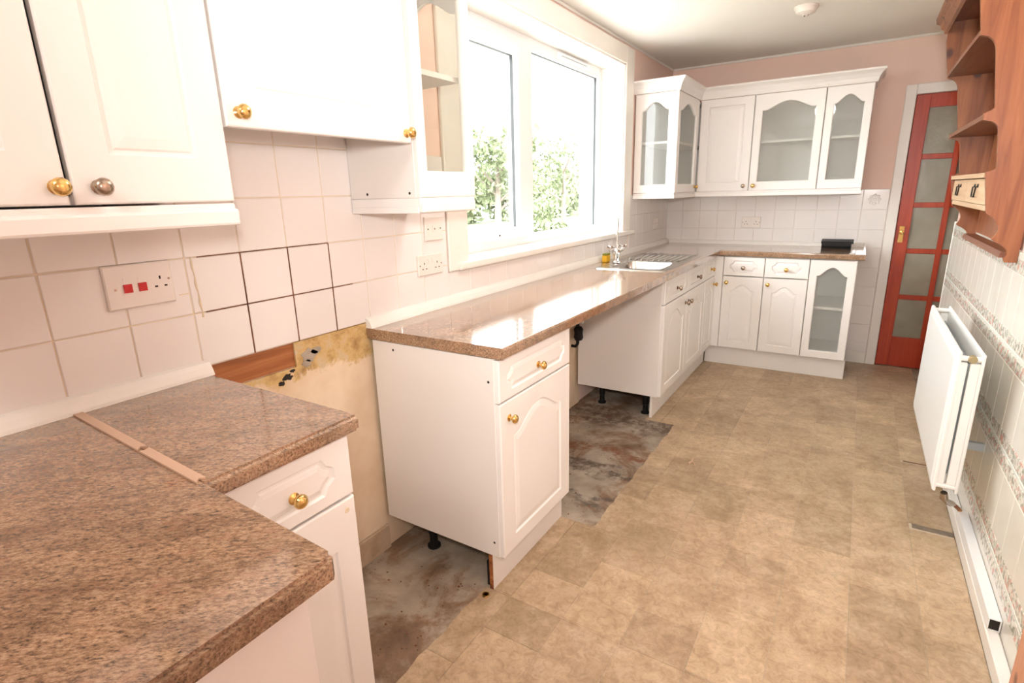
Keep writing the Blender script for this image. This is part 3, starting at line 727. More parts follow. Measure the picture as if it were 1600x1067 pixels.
for sgn in (-1, 1):
    e = Vector((0.35*sgn, 0.94*sgn, 0)); e.normalize(); a = Vector((tx, ty, T+0.068)); tip = a+e*0.058+Vector((0, 0, 0.022))
    hb = MB().tube([a, tip], [0.010, 0.012], 10).build('valve', 'chrome', t, True)
    up = Vector((0, 0, 1)); mb = MB(); c = tip+Vector((0, 0, 0.006)); mb.tube([tip, tip+Vector((0, 0, 0.016))], 0.011, 10)
    for k in range(4):
        an = math.pi/4+k*math.pi/2; f = Vector((math.cos(an), math.sin(an), 0.25)); mb.tube([c+Vector((0, 0, 0.008)), c+f*0.026+Vector((0, 0, 0.008))], [0.005, 0.0065], 8)
    mb.build('cross_handle', 'chrome', hb, True)
t = thing('sponge', (0.075, 3.365, T), 'small amber sponge with olive scourer behind the tap', 'sponge')
box('sponge_foam', 'amber', 0.055, 0.088, 3.335, 3.405, T+0.0006, T+0.046, t, 0.006, 2); box('scourer', 'olive', 0.056, 0.087, 3.336, 3.404, T+0.0455, T+0.058, t, 0.004)

# black box on far worktop
t = thing('black_box', (1.345, 4.77, T), 'small flat black plastic box on the far worktop', 'box')
mb = MB(); mb.prism([(4.700, T+0.0005), (4.800, T+0.0005), (4.806, T+0.05), (4.700, T+0.045), (4.694, T+0.02)], 0, 1.247, 1.438); mb.build('tray', 'blackp', t)
mb = MB(); mb.prism([(4.690, T+0.036), (4.810, T+0.044), (4.806, T+0.062), (4.692, T+0.052)], 0, 1.243, 1.450); mb.build('lid', 'blackp', t)
t = box('glare_spot', 'glare', 1.435, 1.470, 4.335, 4.395, T+0.0003, T+0.002); tag(t, 'tiny white spot painted for a glare at the far worktop front edge', 'glare')  # flat white chip stands in for a glare on the worktop edge

# ================================================================== WALL UNITS
def pelmet(name, segs, label):
    mb = MB()
    for x0, x1, y0, y1, z0, z1 in segs: mb.box(x0, x1, y0, y1, z0, z1, 0.004, 2)
    return tag(mb.build(name, 'door'), label, 'pelmet', 'cabinet pelmets')
XU = 0.300
# near double unit
t = thing('wall_cabinet', (0.15, 0.2, 1.36), 'white double wall cabinet at upper left with brass and pewter knobs', 'cabinet', 'kitchen wall cabinets')
carcass(t, 0.012, XU, 0.06, 0.692, 1.362, 2.06, 'x', t)
d = door(t, (XU, 0.062, 1.362), FX, 0.331, 0.695, (0.315, 0.030), arch=0, ms=0.07, mb_=0.085)
d = door(t, (XU, 0.401, 1.362), FX, 0.289, 0.695, (0.038, 0.030), arch=0, ms=0.065, mb_=0.085, kn=KP)
pl = MB(); pl.box(0.012, 0.322, 0.06, 0.688, 1.330, 1.358, 0.003); pl.box(0.290, 0.332, 0.06, 0.690, 1.312, 1.347, 0.006, 2)
tag(pl.build('pelmet', 'door'), 'white moulded pelmet under the near double wall cabinet', 'pelmet', 'cabinet pelmets')
# bridging unit
t = thing('wall_cabinet', (0.15, 1.0, 1.51), 'short white bridging wall cabinet with one wide door and two brass knobs', 'cabinet', 'kitchen wall cabinets')
carcass(t, 0.012, XU, 0.694, 1.288, 1.562, 2.06, 'x', t)
door(t, (XU, 0.697, 1.514), FX, 0.568, 0.540, [(0.030, 0.030), (0.548, 0.026)], arch=0, ms=0.07, mb_=0.075)
# glazed end unit beside the window
def glazed_unit(x0, x1, y0, y1, z0, z1, label, end, loc):
    t = thing('glazed_wall_cabinet', loc, label, 'cabinet', 'kitchen wall cabinets'); w = 0.016
    return t
t = thing('glazed_wall_cabinet', (0.15, 1.42, 1.36), 'white glazed wall cabinet beside the window, open-sided with arched panes', 'cabinet', 'kitchen wall cabinets')
y0, y1, z0, z1 = 1.290, 1.577, 1.358, 2.06
mb = MB(); mb.box(0.012, XU, y0, y0+0.016, z0, z1, 0.001); mb.box(0.012, XU, y0+0.016, y1-0.02, z0, z0+0.016); mb.box(0.012, XU, y0+0.016, y1-0.02, z1-0.016, z1)
b = mb.build('body', 'carcass', t)
screwcap(b, 0.09, y0-0.0001, 1.372); screwcap(b, 0.275, y0-0.0001, 1.372)
F = fr((0.300, y1-0.02, z0), (-1, 0, 0), (0, 1, 0)); pi, po = outline(0.288, z1-z0, 0.022, 0.075, 0.05, 0.05, ml=0.012)
panel_front(F, 0.288, z1-z0, t, 'glazed_side', 'door', pi, po, glazed=True, pane='cabglass')
door(t, (XU, y0+0.001, z0), FX, y1-y0-0.001, z1-z0, None, arch=0.05, glazed=True, ms=0.036, mt_=0.045, mb_=0.075, pane='cabglass')
box('shelf', 'carcass', 0.014, XU-0.012, y0+0.017, y1-0.022, 1.72, 1.736, t)
pl = MB(); pl.box(0.012, 0.318, y0-0.001, y1-0.004, 1.330, 1.3575, 0.002); pl.box(0.012, 0.308, y0-0.002, y1-0.010, 1.310, 1.331, 0.002); pl.box(0.300, 0.328, y0, y1-0.012, 1.312, 1.346, 0.005, 2)
tag(pl.build('pelmet', 'door'), 'white moulded pelmet under the glazed cabinet beside the window', 'pelmet', 'cabinet pelmets')
# far corner glazed unit: arched pane facing the viewer and one facing the room
CY0, CY1, CZ0, CZ1 = 4.005, 4.592, 1.342, 2.02
t = thing('glazed_wall_cabinet', (0.15, 4.3, CZ0), 'white glazed corner wall cabinet right of the window', 'cabinet', 'kitchen wall cabinets')
mb = MB(); mb.box(0.012, XU, CY0+0.02, D-0.012, CZ0, CZ0+0.016); mb.box(0.012, XU, CY0+0.02, D-0.012, CZ1-0.016, CZ1); mb.box(0.012, 0.018, CY0+0.02, D-0.012, CZ0+0.016, CZ1-0.016); mb.box(0.018, XU, D-0.028, D-0.012, CZ0+0.016, CZ1-0.016)
mb.build('body', 'carcass', t)
F = fr((0.012, CY0+0.02, CZ0), *FY); pi, po = outline(0.288, CZ1-CZ0, 0.045, 0.055, 0.055, 0.055)
panel_front(F, 0.288, CZ1-CZ0, t, 'glazed_side', 'door', pi, po, glazed=True)
d = door(t, (XU, CY0+0.003, CZ0), FX, 0.565, CZ1-CZ0, (0.53, 0.04), arch=0.06, glazed=True, ms=0.06, mt_=0.055, mb_=0.055)
box('shelf', 'carcass', 0.020, XU-0.006, CY0+0.025, D-0.03, 1.683, 1.699, t)
# far solid and glazed units
FYU = D-0.300
def far_unit(x0, x1, label, glazed, arch, kp, ms, cls, kn=KB):
    t = thing(cls, ((x0+x1)/2, D-0.15, CZ0), label, 'cabinet', 'kitchen wall cabinets')
    carcass(t, x0, x1, FYU, D-0.012, CZ0, CZ1, 'y', t)
    door(t, (x0+0.0015, FYU, CZ0), FY, x1-x0-0.003, CZ1-CZ0, kp, arch=arch, glazed=glazed, ms=ms, mt_=0.055, mb_=0.06, kn=kn)
    if glazed: box('shelf', 'carcass', x0+0.017, x1-0.017, FYU+0.004, D-0.022, 1.683, 1.699, t)
    return t
far_unit(0.325, 0.713, 'white solid-door wall cabinet on the far wall, left of the glazed ones', False, 0, (0.352, 0.035), 0.065, 'wall_cabinet', KP)
far_unit(0.715, 1.172, 'wide white glazed wall cabinet with arched pane on the far wall', True, 0.055, (0.032, 0.035), 0.05, 'glazed_wall_cabinet')
far_unit(1.174, 1.452, 'narrow white glazed wall cabinet at the right end of far wall', True, 0.055, None, 0.045, 'glazed_wall_cabinet')
# cornice: moulded profile following the L
prof = [(0.0, 0.0), (0.010, 0.0), (0.014, 0.012), (0.018, 0.030), (0.030, 0.052), (0.044, 0.066), (0.050, 0.070), (0.050, 0.082), (0.0, 0.082)]
def sweep(path, prof, z, name, mt):
    """path: list of (x,y, offset dir) mitred"""
    mb = MB(); R = []
    for (x, y, dx, dy) in path: R.append([(x+dx*o, y+dy*o, z+h) for o, h in prof])
    mb.rings(R); return mb.build(name, mt)
c = sweep([(0.0, CY0+0.002, 0, -1), (0.318, CY0+0.002, 1, -1), (0.318, FYU-0.020, 1, -1), (1.452, FYU-0.020, 1, -1), (1.452, D-0.012, 1, 0)], prof, CZ1+0.001, 'cornice', 'door')
tag(c, 'white moulded cornice along the top of the far wall cabinets', 'cornice')
pl = MB(); R = [(0.012, CY0+0.004, 0, -1), (0.312, CY0+0.004, 1, -1), (0.312, FYU-0.014, 1, -1), (1.448, FYU-0.014, 1, -1), (1.448, D-0.012, 1, 0)]
c = sweep(R, [(-0.016, 0.0), (0.006, 0.0), (0.008, 0.006), (0.006, 0.022), (0.0, 0.028), (0.0, 0.038), (-0.016, 0.038)], CZ0-0.0395, 'pelmet', 'door')
tag(c, 'white pelmet strip under the far wall cabinets', 'pelmet', 'cabinet pelmets')

# ================================================================== SOCKETS, SWITCHES
def fplate(name, O, face, w, h, label, cat, kind):
    F = fr(O, *face); t = thing(name, O, label, cat, 'sockets and switches')
    mb = MB(); S = lambda d, i: [F(i, i, d), F(w-i, i, d), F(w-i, h-i, d), F(i, h-i, d)]
    mb.rings([S(0, 0), S(0.006, 0), S(0.009, 0.003)]); mb.build('face_plate', 'plasticw', t)
    def blk(nm, mt, u, v, bw, bh, d0=0.0088, d1=0.0100):
        mb = MB(); mb.rings([[F(u+a*bw/2, v+b*bh/2, d) for a, b in ((-1, -1), (1, -1), (1, 1), (-1, 1))] for d in (d0, d1)]); return mb.build(nm, mt, t)
    def hole(u, v): 
        blk('pin_hole', 'dark', u, v+0.011, 0.004, 0.008, 0.0089, 0.0093); blk('pin_hole', 'dark', u-0.011, v-0.010, 0.007, 0.004, 0.0089, 0.0093); blk('pin_hole', 'dark', u+0.011, v-0.010, 0.007, 0.004, 0.0089, 0.0093)
    if kind == 'cooker':
        for u in (0.046, 0.078): 
            blk('rocker_switch', 'plasticw', u+0.002, h*0.5+0.012, 0.018, 0.020, 0.0088, 0.0095); blk('rocker_switch', 'redsw', u, h*0.5-0.004, 0.018, 0.020, 0.0088, 0.0125)
        hole(w-0.030, h*0.5+0.002); blk('screw', 'pewter', 0.020, h*0.5-0.004, 0.005, 0.005, 0.0089, 0.0094); blk('screw', 'pewter', w-0.010, h*0.5+0.008, 0.005, 0.005, 0.0089, 0.0094)
    if kind == 'double':
        for u in (w*0.24, w*0.76):
            hole(u, h*0.45)
        for u in (w*0.42, w*0.58): blk('rocker_switch', 'plasticw', u, h*0.68, 0.012, 0.018, 0.0088, 0.0118)
        for u in (0.010, w-0.010): blk('screw', 'pewter', u, h*0.5, 0.005, 0.005, 0.0089, 0.0094)
    if kind == 'single':
        blk('rocker_switch', 'plasticw', w*0.5, h*0.5, 0.026, 0.026, 0.0088, 0.0110)
        for u in (0.016, w-0.016): blk('screw', 'dark', u, h*0.5, 0.005, 0.006, 0.0089, 0.0094)
        blk('indicator', 'redsw' if False else 'pewter', w*0.5, h*0.5, 0.005, 0.006, 0.0109, 0.0113)
    return t
fplate('cooker_switch', (0.0105, 0.527, 1.121), FX, 0.150, 0.103, 'white cooker control plate with two red rocker switches', 'switch', 'cooker')
fplate('switched_spur', (0.0105, 1.645, 1.188), FX, 0.108, 0.094, 'white single fused switch plate above the double socket', 'switch', 'single')
fplate('wall_socket', (0.0105, 1.590, 1.054), FX, 0.150, 0.082, 'white double socket on tiles left of the window board', 'socket', 'double')
fplate('wall_socket', (0.637, D-0.0105, 1.044), FY, 0.146, 0.088, 'white double socket on the far tiled wall', 'socket', 'double')
fplate('switched_spur', (0.0105, 4.525, 1.050), FX, 0.100, 0.090, 'white single switch plate on tiles in the far left corner', 'switch', 'single')

# ================================================================== CEILING
t = thing('smoke_detector', (1.075, 3.75, H-0.045), 'round white smoke detector on the ceiling', 'smoke detector')
MB().lathe([(0, 0), (0.062, 0), (0.062, 0.010), (0.056, 0.016), (0.050, 0.032), (0.030, 0.042), (0, 0.044)], (1.075, 3.75, H-0.0002), (0, 0, -1), 24).build('housing', 'plasticw', t, True)
MB().lathe([(0, 0), (0.017, 0), (0.014, 0.008), (0, 0.010)], (1.075, 3.75, H-0.041), (0, 0, -1), 14).build('sensor_cap', 'plasticw', t, True)
MB().lathe([(0, 0), (0.004, 0), (0.004, 0.002), (0, 0.0022)], (1.070, 3.736, H-0.0495), (0, -0.3, -1), 8).build('indicator', 'dark', t)
# added globe fill lights, out of view, to brighten ceiling and room
for lx, ly, st, lab in ((0.86, -0.55, 44.0, 'added unseen fill light globe above the near end of the kitchen'), (1.0, 1.92, 38.0, 'added unseen fill light globe above the middle of the kitchen')):
    em = bpy.data.materials.new('fill_globe_glow'); em.use_nodes = True; em.node_tree.nodes.clear()
    e1 = em.node_tree.nodes.new('ShaderNodeEmission'); e1.inputs[0].default_value = (1, 0.955, 0.925, 1); e1.inputs[1].default_value = st
    e2 = em.node_tree.nodes.new('ShaderNodeOutputMaterial'); em.node_tree.links.new(e1.outputs[0], e2.inputs[0])
    t = thing('fill_globe', (lx, ly, H-0.26), lab, 'lamp', 'added fill lights')
    MB().lathe([(0, 0), (0.06, 0), (0.055, 0.02), (0.02, 0.025), (0.016, 0.045), (0.045, 0.048), (0.045, 0.06), (0, 0.06)], (lx, ly, H-0.0005), (0, 0, -1), 20).build('fill_globe_mount', 'plasticw', t, True)
    MB().lathe([(0.10*math.sin(math.pi*k/12), 0.10-0.10*math.cos(math.pi*k/12)) for k in range(13)], (lx, ly, H-0.061), (0, 0, -1), 24).build('globe', em, t, True)

# ================================================================== RED DOOR
dr = thing('door_1', (DX0, D, 0), kind='structure', label='red stained ten-pane glazed door in the far wall')
yd0, yd1 = D+0.004, D+0.044
stx, mun = 0.085, 0.033; pw = (DX1-DX0-2*stx-mun)/2
x0, x1 = DX0+0.003, DX1-0.003
zs = [0.235]
rows_z = [(0.235, 0.525), (0.560, 0.868), (0.903, 1.195), (1.230, 1.525), (1.560, 1.865)]
box('stile', 'reddoor', x0, DX0+stx, yd0, yd1, 0.006, DZ1-0.003, dr, 0.002)
box('stile', 'reddoor', DX1-stx, x1, yd0, yd1, 0.006, DZ1-0.003, dr, 0.002)
box('rail', 'reddoor', DX0+stx, DX1-stx, yd0, yd1, 0.006, 0.235, dr); box('rail', 'reddoor', DX0+stx, DX1-stx, yd0, yd1, 1.865, DZ1-0.003, dr)
xm = DX0+stx+pw
box('muntin', 'reddoor', xm, xm+mun, yd0+0.003, yd1, 0.235, 1.865, dr, 0.002)
for (a, b), (c, d) in zip(rows_z[:-1], rows_z[1:]):
    for xa in (DX0+stx, xm+mun): box('muntin', 'reddoor', xa, xa+pw, yd0+0.003, yd1, b, c, dr, 0.002)
for a, b in rows_z:
    for xa in (DX0+stx, xm+mun): box('glass_pane', 'obscure', xa-0.002, xa+pw+0.002, yd0+0.018, yd0+0.024, a-0.002, b+0.002, dr)
h = box('lock_plate', 'brass', DX0+0.022, DX0+0.054, yd0-0.005, yd0+0.001, 0.945, 1.065, dr, 0.002)
MB().lathe([(0, 0), (0.012, 0), (0.008, 0.01), (0.008, 0.03), (0.016, 0.036), (0.016, 0.048), (0, 0.052)], (DX0+0.038, yd0-0.004, 1.02), (0, -1, 0), 12).build('door_knob', 'brass', h, True)
fra = thing('trim_8', (DX0, D, 0), kind='structure', label='white door frame around the red door')
box('architrave', 'trimwhite', DX0-0.066, DX0-0.001, D-0.018, D, 0.0, DZ1+0.066, fra, 0.004); box('architrave', 'trimwhite', DX1+0.001, DX1+0.066, D-0.018, D, 0.0, DZ1+0.066, fra, 0.004); box('architrave', 'trimwhite', DX0-0.001, DX1+0.001, D-0.018, D, DZ1+0.001, DZ1+0.066, fra, 0.004)

# ================================================================== RADIATOR
rad = thing('radiator', (1.85, 2.75, 0.26), 'white double-panel radiator with open top grille gap on the right wall', 'radiator')
ry0, ry1, rz0, rz1 = 2.29, 3.20, 0.275, 0.80; rxf, rxb = 1.808, 1.884
def radpanel(xf, xb):
    mb = MB()
    mb.rings([[(xf+dx, y, zz) for y, zz in ((ry0+i, rz0+j), (ry1-i, rz0+j), (ry1-i, rz1-j), (ry0+i, rz1-j))] for dx, i, j in ((xb-xf, 0.0, 0.0), (0.006, 0.0, 0.0), (0.001, 0.004, 0.004), (0.0, 0.012, 0.012), (-0.004, 0.03, 0.03))])
    return mb
radpanel(rxf, rxf+0.012).build('front_panel', 'rad', rad)
mb = MB(); mb.box(rxb-0.010, rxb, ry0, ry1, rz0, rz1, 0.003); mb.build('back_panel', 'rad', rad)
for yy, nm in ((ry0+0.004, 'end_cap'), (ry1-0.026, 'end_cap')):
    box('end_cap', 'rad', rxf+0.012, rxf+0.032, yy, yy+0.020, rz0+0.03, rz1-0.035, rad, 0.002); box('end_cap', 'rad', rxb-0.037, rxb-0.010, yy, yy+0.020, rz0+0.03, rz1-0.035, rad, 0.002)
for yy in (ry0+0.012, ry1-0.012):
    for zz in (rz1-0.020, rz0+0.022): cyl('header_tube', 'rad', (rxf+0.010, yy, zz), (rxb-0.008, yy, zz), 0.010, rad)
MB().lathe([(0, -0.01), (0.0135, -0.01), (0.0135, 0.004), (0.011, 0.007), (0, 0.007)], ((rxf+rxb)/2+0.004, ry0+0.004, rz1-0.020), (0, -1, 0), 14).build('blanking_plug', 'plug', rad, True, label='dull brass plug on radiator corner')
mb = MB(); n = 46
pts = []
for k in range(n):
    yy = ry0+0.05+(ry1-ry0-0.1)*k/(n-1); pts.append((rxf+0.020 if k % 2 else rxb-0.018, yy))
L = [(x, y) for x, y in pts]; R2 = [(x, y+0.0012) for x, y in pts]
b = mb.bm
top = [b.verts.new((x, y, rz1-0.06)) for x, y in L]; bot = [b.verts.new((x, y, rz0+0.05)) for x, y in L]
for k in range(n-1): b.faces.new((top[k], top[k+1], bot[k+1], bot[k]))
fins = mb.build('convector_fins', 'radgrey', rad)
for yy in (2.5, 3.0): box('wall_bracket', 'radgrey', rxb, RX-0.008, yy, yy+0.02, rz0+0.1, rz0+0.13, rad)
# valve and tail pipes
t = thing('radiator_valve', (1.85, 2.30, 0.1), 'stained chrome radiator valve with pipe dropping into the boxing', 'valve')
xv = (rxf+rxb)/2+0.002
MB().tube([(xv, ry0+0.014, 0.268), (xv+0.004, ry0+0.022, 0.245), (xv+0.018, ry0+0.06, 0.215), (xv+0.045, ry0+0.13, 0.175), (xv+0.060, ry0+0.17, 0.155)], [0.011, 0.013, 0.010, 0.012, 0.009], 10).build('valve_body', 'pewter', t, True)
MB().tube([(xv+0.060, ry0+0.17, 0.155), (1.935, ry0+0.225, 0.115), (1.952, ry0+0.256, 0.085)], 0.0075, 10).build('pipe', 'batten', t, True)
# pipe boxing, open near end
t = thing('pipe_boxing', (1.952, 2.3, 0.06), 'white pipe boxing with dark open end along the right skirting', 'boxing')
mb = MB(); bx0, bx1, bz0, bz1 = 1.9395, 1.9702, 0.0565, 0.0975
by0, by1 = 1.872, 2.54
for seg in ((bx0, bx0+0.003, bz0, bz1), (bx1-0.003, bx1, bz0, bz1), (bx0+0.003, bx1-0.003, bz1-0.003, bz1), (bx0+0.003, bx1-0.003, bz0, bz0+0.003)):
    mb.box(seg[0], seg[1], by0, by1, seg[2], seg[3])
mb.build('channel', 'upvc', t); box('shade_plug', 'dark', bx0+0.003, bx1-0.003, by0+0.003, by0+0.01, bz0+0.003, bz1-0.003, t, label='dark plug standing for the shade inside the open end')  # dark plug paints the shade inside the hollow end

# ================================================================== PINE WALL RACK
sy0, sy1 = 2.62, 3.58
def xfz(z):   # leaning front line of the rack
    return 1.853+(1.270-z)*0.182 if z > 1.25 else 1.853+(1.25-z)*0.62
rk = thing('wall_rack', (1.9, 3.1, 1.07), 'stained pine wall shelf rack with scalloped sides and two small drawers', 'shelf')
zt, zm, zd, zb = 1.865, 1.585, 1.385, 1.268     # top shelf, mid shelf, drawer top, drawer bottom
def side_outline():
    P = [(RX-0.009, 1.075)]
    # lower scallop: from the bottom rail to the drawer bottom, two scoops
    def scoop(a, b, depth, n=10):
        out = []
        for i in range(1, n+1):
            t = i/n; x = a[0]+(b[0]-a[0])*t; z = a[1]+(b[1]-a[1])*t
            out.append((x+depth*math.sin(math.pi*t)**0.8, z))
        return out
    P.append((1.935, 1.075)); P.append((1.930, 1.088))
    P += scoop((1.930, 1.088), (1.893, 1.150), 0.022)
    P.append((1.885, 1.158))
    P += scoop((1.885, 1.158), (xfz(1.255), 1.250), 0.026)
    P.append((xfz(zd), zd+0.01))
    def bay(za, zb_):   # front edge: leaves the nose, scoops back quickly below the upper shelf
        out = []; n = 28
        for i in range(1, n+1):
            t = i/n; z = za+(zb_-za)*t
            d = 0.042*(min(1, t/0.07)**0.6)*(0.78+0.22*t)*math.sqrt(max(0, 1-(max(0, t-0.80)/0.20)**2)) if 0 < t < 1 else 0
            out.append((xfz(z)+d, z))
        return out
    P += bay(zd+0.01, zm-0.012); P.append((xfz(zm), zm+0.010))
    P += bay(zm+0.010, zt-0.012); P.append((xfz(zt), zt+0.010))
    P.append((xfz(2.02)+0.004, 2.02)); P.append((xfz(2.02)+0.004, 2.14)); P.append((RX-0.009, 2.14))
    return P
so = side_outline()
for a in (sy0, sy1-0.020):
    MB().prism(so, 1, a, a+0.020).build('side_panel', 'pine', rk)
box('back_board', 'pine', RX-0.0088, RX-0.001, sy0+0.02, sy1-0.02, 1.12, 2.14, rk)
for z_, nm in ((zt, 'shelf'), (zm, 'shelf')):
    MB().prism([(xfz(z_)+0.002, z_-0.009), (RX-0.010, z_-0.009), (RX-0.010, z_+0.009), (xfz(z_)+0.002, z_+0.009)], 1, sy0+0.0205, sy1-0.0205).build('shelf', 'pine_y', rk)
box('shelf', 'pine_pale', xfz(zd), RX-0.010, sy0+0.0205, sy1-0.0205, zd-0.009, zd+0.008, rk); box('shelf', 'pine_pale', xfz(zb), RX-0.010, sy0+0.0205, sy1-0.0205, zb-0.010, zb+0.009, rk)
ymid = (sy0+sy1)/2
for a, b in ((sy0+0.022, ymid-0.003), (ymid+0.003, sy1-0.022)):
    xq = xfz(1.32)+0.004
    dd = box('drawer', 'pine_pale', xq, RX-0.03, a, b, zb+0.011, zd-0.012, rk, 0.002)
    hm = MB(); yc = (a+b)/2
    hm.tube([(xq-0.002, yc-0.035, 1.345), (xq-0.008, yc-0.035, 1.342), (xq-0.009, yc-0.028, 1.305), (xq-0.009, yc+0.028, 1.305), (xq-0.008, yc+0.035, 1.342), (xq-0.002, yc+0.035, 1.345)], 0.003, 8)
    hm.lathe([(0, 0), (0.008, 0), (0.006, 0.004), (0, 0.005)], (xq-0.0005, yc-0.035, 1.347), (-1, 0, 0), 8); hm.lathe([(0, 0), (0.008, 0), (0.006, 0.004), (0, 0.005)], (xq-0.0005, yc+0.035, 1.347), (-1, 0, 0), 8)
    hm.build('drop_handle', 'iron', dd, True)
MB().prism([(1.918, 1.090), (RX-0.010, 1.090), (RX-0.010, 1.112), (1.924, 1.112)], 1, sy0+0.0205, sy1-0.0205).build('bottom_rail', 'pine_y', rk)
# moulded cornice of the rack
cp = [(0.0, 0.0), (0.012, 0.004), (0.014, 0.018), (0.026, 0.028), (0.030, 0.046), (0.046, 0.058), (0.050, 0.080), (0.0, 0.080)]
xc = xfz(2.02)+0.004
mb = MB(); mb.rings([[(RX-0.01 if False else xc+0.0-o*0, sy, 0) for o, h in cp] for sy in (0,)], False, False) if False else None
mb = MB(); R = []
for (px, py, dx, dy) in ((RX-0.012, sy1+0.0005, 0, 1), (xc-0.0005, sy1+0.0005, -1, 1), (xc-0.0005, sy0-0.0005, -1, -1), (RX-0.012, sy0-0.0005, 0, -1)):
    R.append([(px+dx*o, py+dy*o, 2.055+h_) for o, h_ in cp])
mb.rings(R); mb.build('cornice', 'pine', rk)
box('top_board', 'pine_y', xc, RX-0.01, sy0+0.02, sy1-0.02, 2.10, 2.12, rk)

# ================================================================== SMALL FINDS
t = thing('waste_pipe', (0.05, 2.98, 0.3), 'dark pipe elbow with valve at the wall beside the sink unit', 'pipe')
MB().tube([(0.008, 2.985, 0.42), (0.035, 2.985, 0.42), (0.05, 2.985, 0.44), (0.05, 2.985, 0.64), (0.035, 2.985, 0.66), (0.008, 2.985, 0.66)], 0.010, 10).build('pipe', 'blackp', t, True)
MB().lathe([(0, 0), (0.022, 0.004), (0.03, 0.02), (0.026, 0.05), (0.03, 0.075), (0.02, 0.09), (0, 0.09)], (0.055, 2.985, 0.46), (0, 0, 1), 10).build('valve_body', 'blackp', t, True)
cyl('white_collar', 'upvc', (0.012, 2.985, 0.585), (0.085, 2.985, 0.585), 0.014, t)
t = tag(MB().lathe([(0.007, 0), (0.012, 0.0), (0.0135, 0.003), (0.012, 0.006), (0.007, 0.006), (0.006, 0.003), (0.007, 0.0)], (0.512, 1.272, VT+0.0002), (0, 0, 1), 14).build('washer', 'brass', None, True), 'small brass ring lying by the lone cabinet plinth', 'ring')
mb = MB(); mb.tube([(0.872, 2.575, VT+0.002), (0.884, 2.60, VT+0.010), (0.884, 2.63, VT+0.014)], [0.006, 0.004, 0.001], 6); mb.tube([(0.882, 2.598, VT+0.008), (0.90, 2.585, VT+0.004), (0.905, 2.565, VT+0.002)], [0.004, 0.003, 0.001], 6)
tag(mb.build('vinyl_scrap', 'beige_strip'), 'curled pale scrap lying on the vinyl floor', 'scrap')
random.seed(3)
mb = MB()
for k in range(110):
    if k < 45: x, y = random.uniform(0.03, 0.46), random.uniform(0.75, 1.28)
    else: x, y = random.uniform(0.02, 0.65), random.uniform(1.86, 3.0)
    s_ = random.uniform(0.0015, 0.005); mb.lathe([(0, 0), (s_, 0.0004), (s_*0.8, s_*0.6), (0, s_*0.8)], (x, y, 0.0001), (0.1*random.random(), 0.1, 1), 6)
tag(mb.build('rubble_crumbs', 'crack'), 'dark crumbs of grit scattered on bare concrete', 'grit', kind='stuff')

# ================================================================== GARDEN (through the window)
tag(box('lawn', 'lawn', -40, -0.3, -25, 40, -0.5, -0.35), 'pale green lawn outside the window', 'lawn', kind='structure')
tag(box('garden_path', 'render', -3.2, -0.35, -2, 12, -0.349, -0.30), 'pale paved path outside under the window', 'path', kind='structure')
def leaves(bm, c, r, n, size, rnd):
    for k in range(n):
        d_ = Vector((rnd.gauss(0, 1), rnd.gauss(0, 1), rnd.gauss(0, 1))).normalized()*r*rnd.uniform(0.45, 1.0); p_ = Vector(c)+Vector((d_.x, d_.y, d_.z*0.85))
        a_ = Vector((rnd.gauss(0, 1), rnd.gauss(0, 1), rnd.gauss(0, 1))).normalized(); b_ = a_.cross(Vector((rnd.gauss(0, 1), rnd.gauss(0, 1), rnd.gauss(0, 1)))).normalized()
        q = size*rnd.uniform(0.6, 1.3); bm.faces.new([bm.verts.new(p_+a_*q*u_+b_*q*0.5*v_) for u_, v_ in ((-1, 0), (0, -1), (1, 0), (0, 1))])
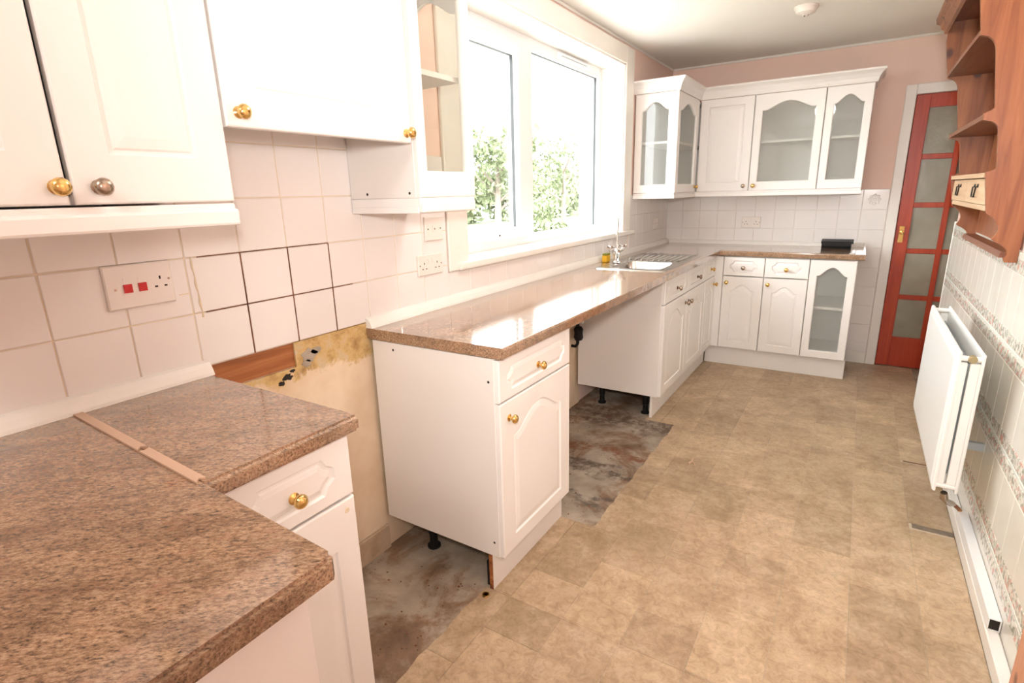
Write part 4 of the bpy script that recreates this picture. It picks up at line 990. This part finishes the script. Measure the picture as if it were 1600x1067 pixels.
def tree(x, y, h, r, label, n=9):
    rnd = random.Random(int(x*100+y*10)); t = thing('garden_tree', (x, y, -0.35), label, 'tree', 'garden trees')
    mb = MB(); mb.tube([(x, y, -0.36), (x+0.05, y, h*0.4), (x, y+0.1, h*0.75)], [0.14, 0.09, 0.03], 8)
    for k in range(5):
        a = rnd.uniform(0, 6.28); mb.tube([(x, y, h*(0.25+0.08*k)), (x+math.cos(a)*r*0.7, y+math.sin(a)*r*0.7, h*(0.5+0.09*k))], [0.05, 0.012], 6)
    mb.build('trunk', 'bark', t, True)
    mb = MB()
    for k in range(n):
        a = rnd.uniform(0, 6.28); q = rnd.uniform(0.2, 1)*r; leaves(mb.bm, (x+math.cos(a)*q, y+math.sin(a)*q, h*rnd.uniform(0.5, 0.95)), r*rnd.uniform(0.35, 0.55), 260, 0.11, rnd)
    mb.build('crown', 'leaf', t)
def bush(x, y, r, label):
    rnd = random.Random(int(x*90+y*30)); mb = MB()
    for k in range(6): leaves(mb.bm, (x+rnd.uniform(-r, r)*0.7, y+rnd.uniform(-r, r)*0.7, -0.30+r*rnd.uniform(0.45, 0.8)), r*rnd.uniform(0.35, 0.55), 220, 0.09, rnd)
    tag(mb.build('garden_bush', 'leaf'), label, 'bush', 'garden bushes')
tree(-8.0, 14.2, 3.3, 1.5, 'bare-branched garden tree seen through the left window pane')
tree(-10.5, 23.6, 3.9, 2.2, 'rounded garden tree seen through the right window pane')
bush(-5.2, 9.2, 0.7, 'light green bush low in the left window pane')
bush(-6.4, 14.3, 0.8, 'light green bush low in the right window pane')
bush(-10.0, 19.0, 1.4, 'broad pale bush between the two garden trees')
hm = MB(); rnd = random.Random(5)
for k in range(70):
    u_ = k/69; leaves(hm.bm, (-19+6*math.sin(u_*9)*0.2, 2+u_*42, 0.2+rnd.uniform(0, 1.9)), rnd.uniform(1.0, 1.7), 160, 0.30, rnd)
tag(hm.build('garden_hedge', 'leaf'), 'long pale green hedge at the end of the garden', 'hedge')
NWX = -2.88
tag(box('neighbour_wall', 'render', NWX, -0.35, 9.2, 9.5, -0.35, 3.4), 'pale rendered outside wall at the right pane edge', 'wall', kind='structure')
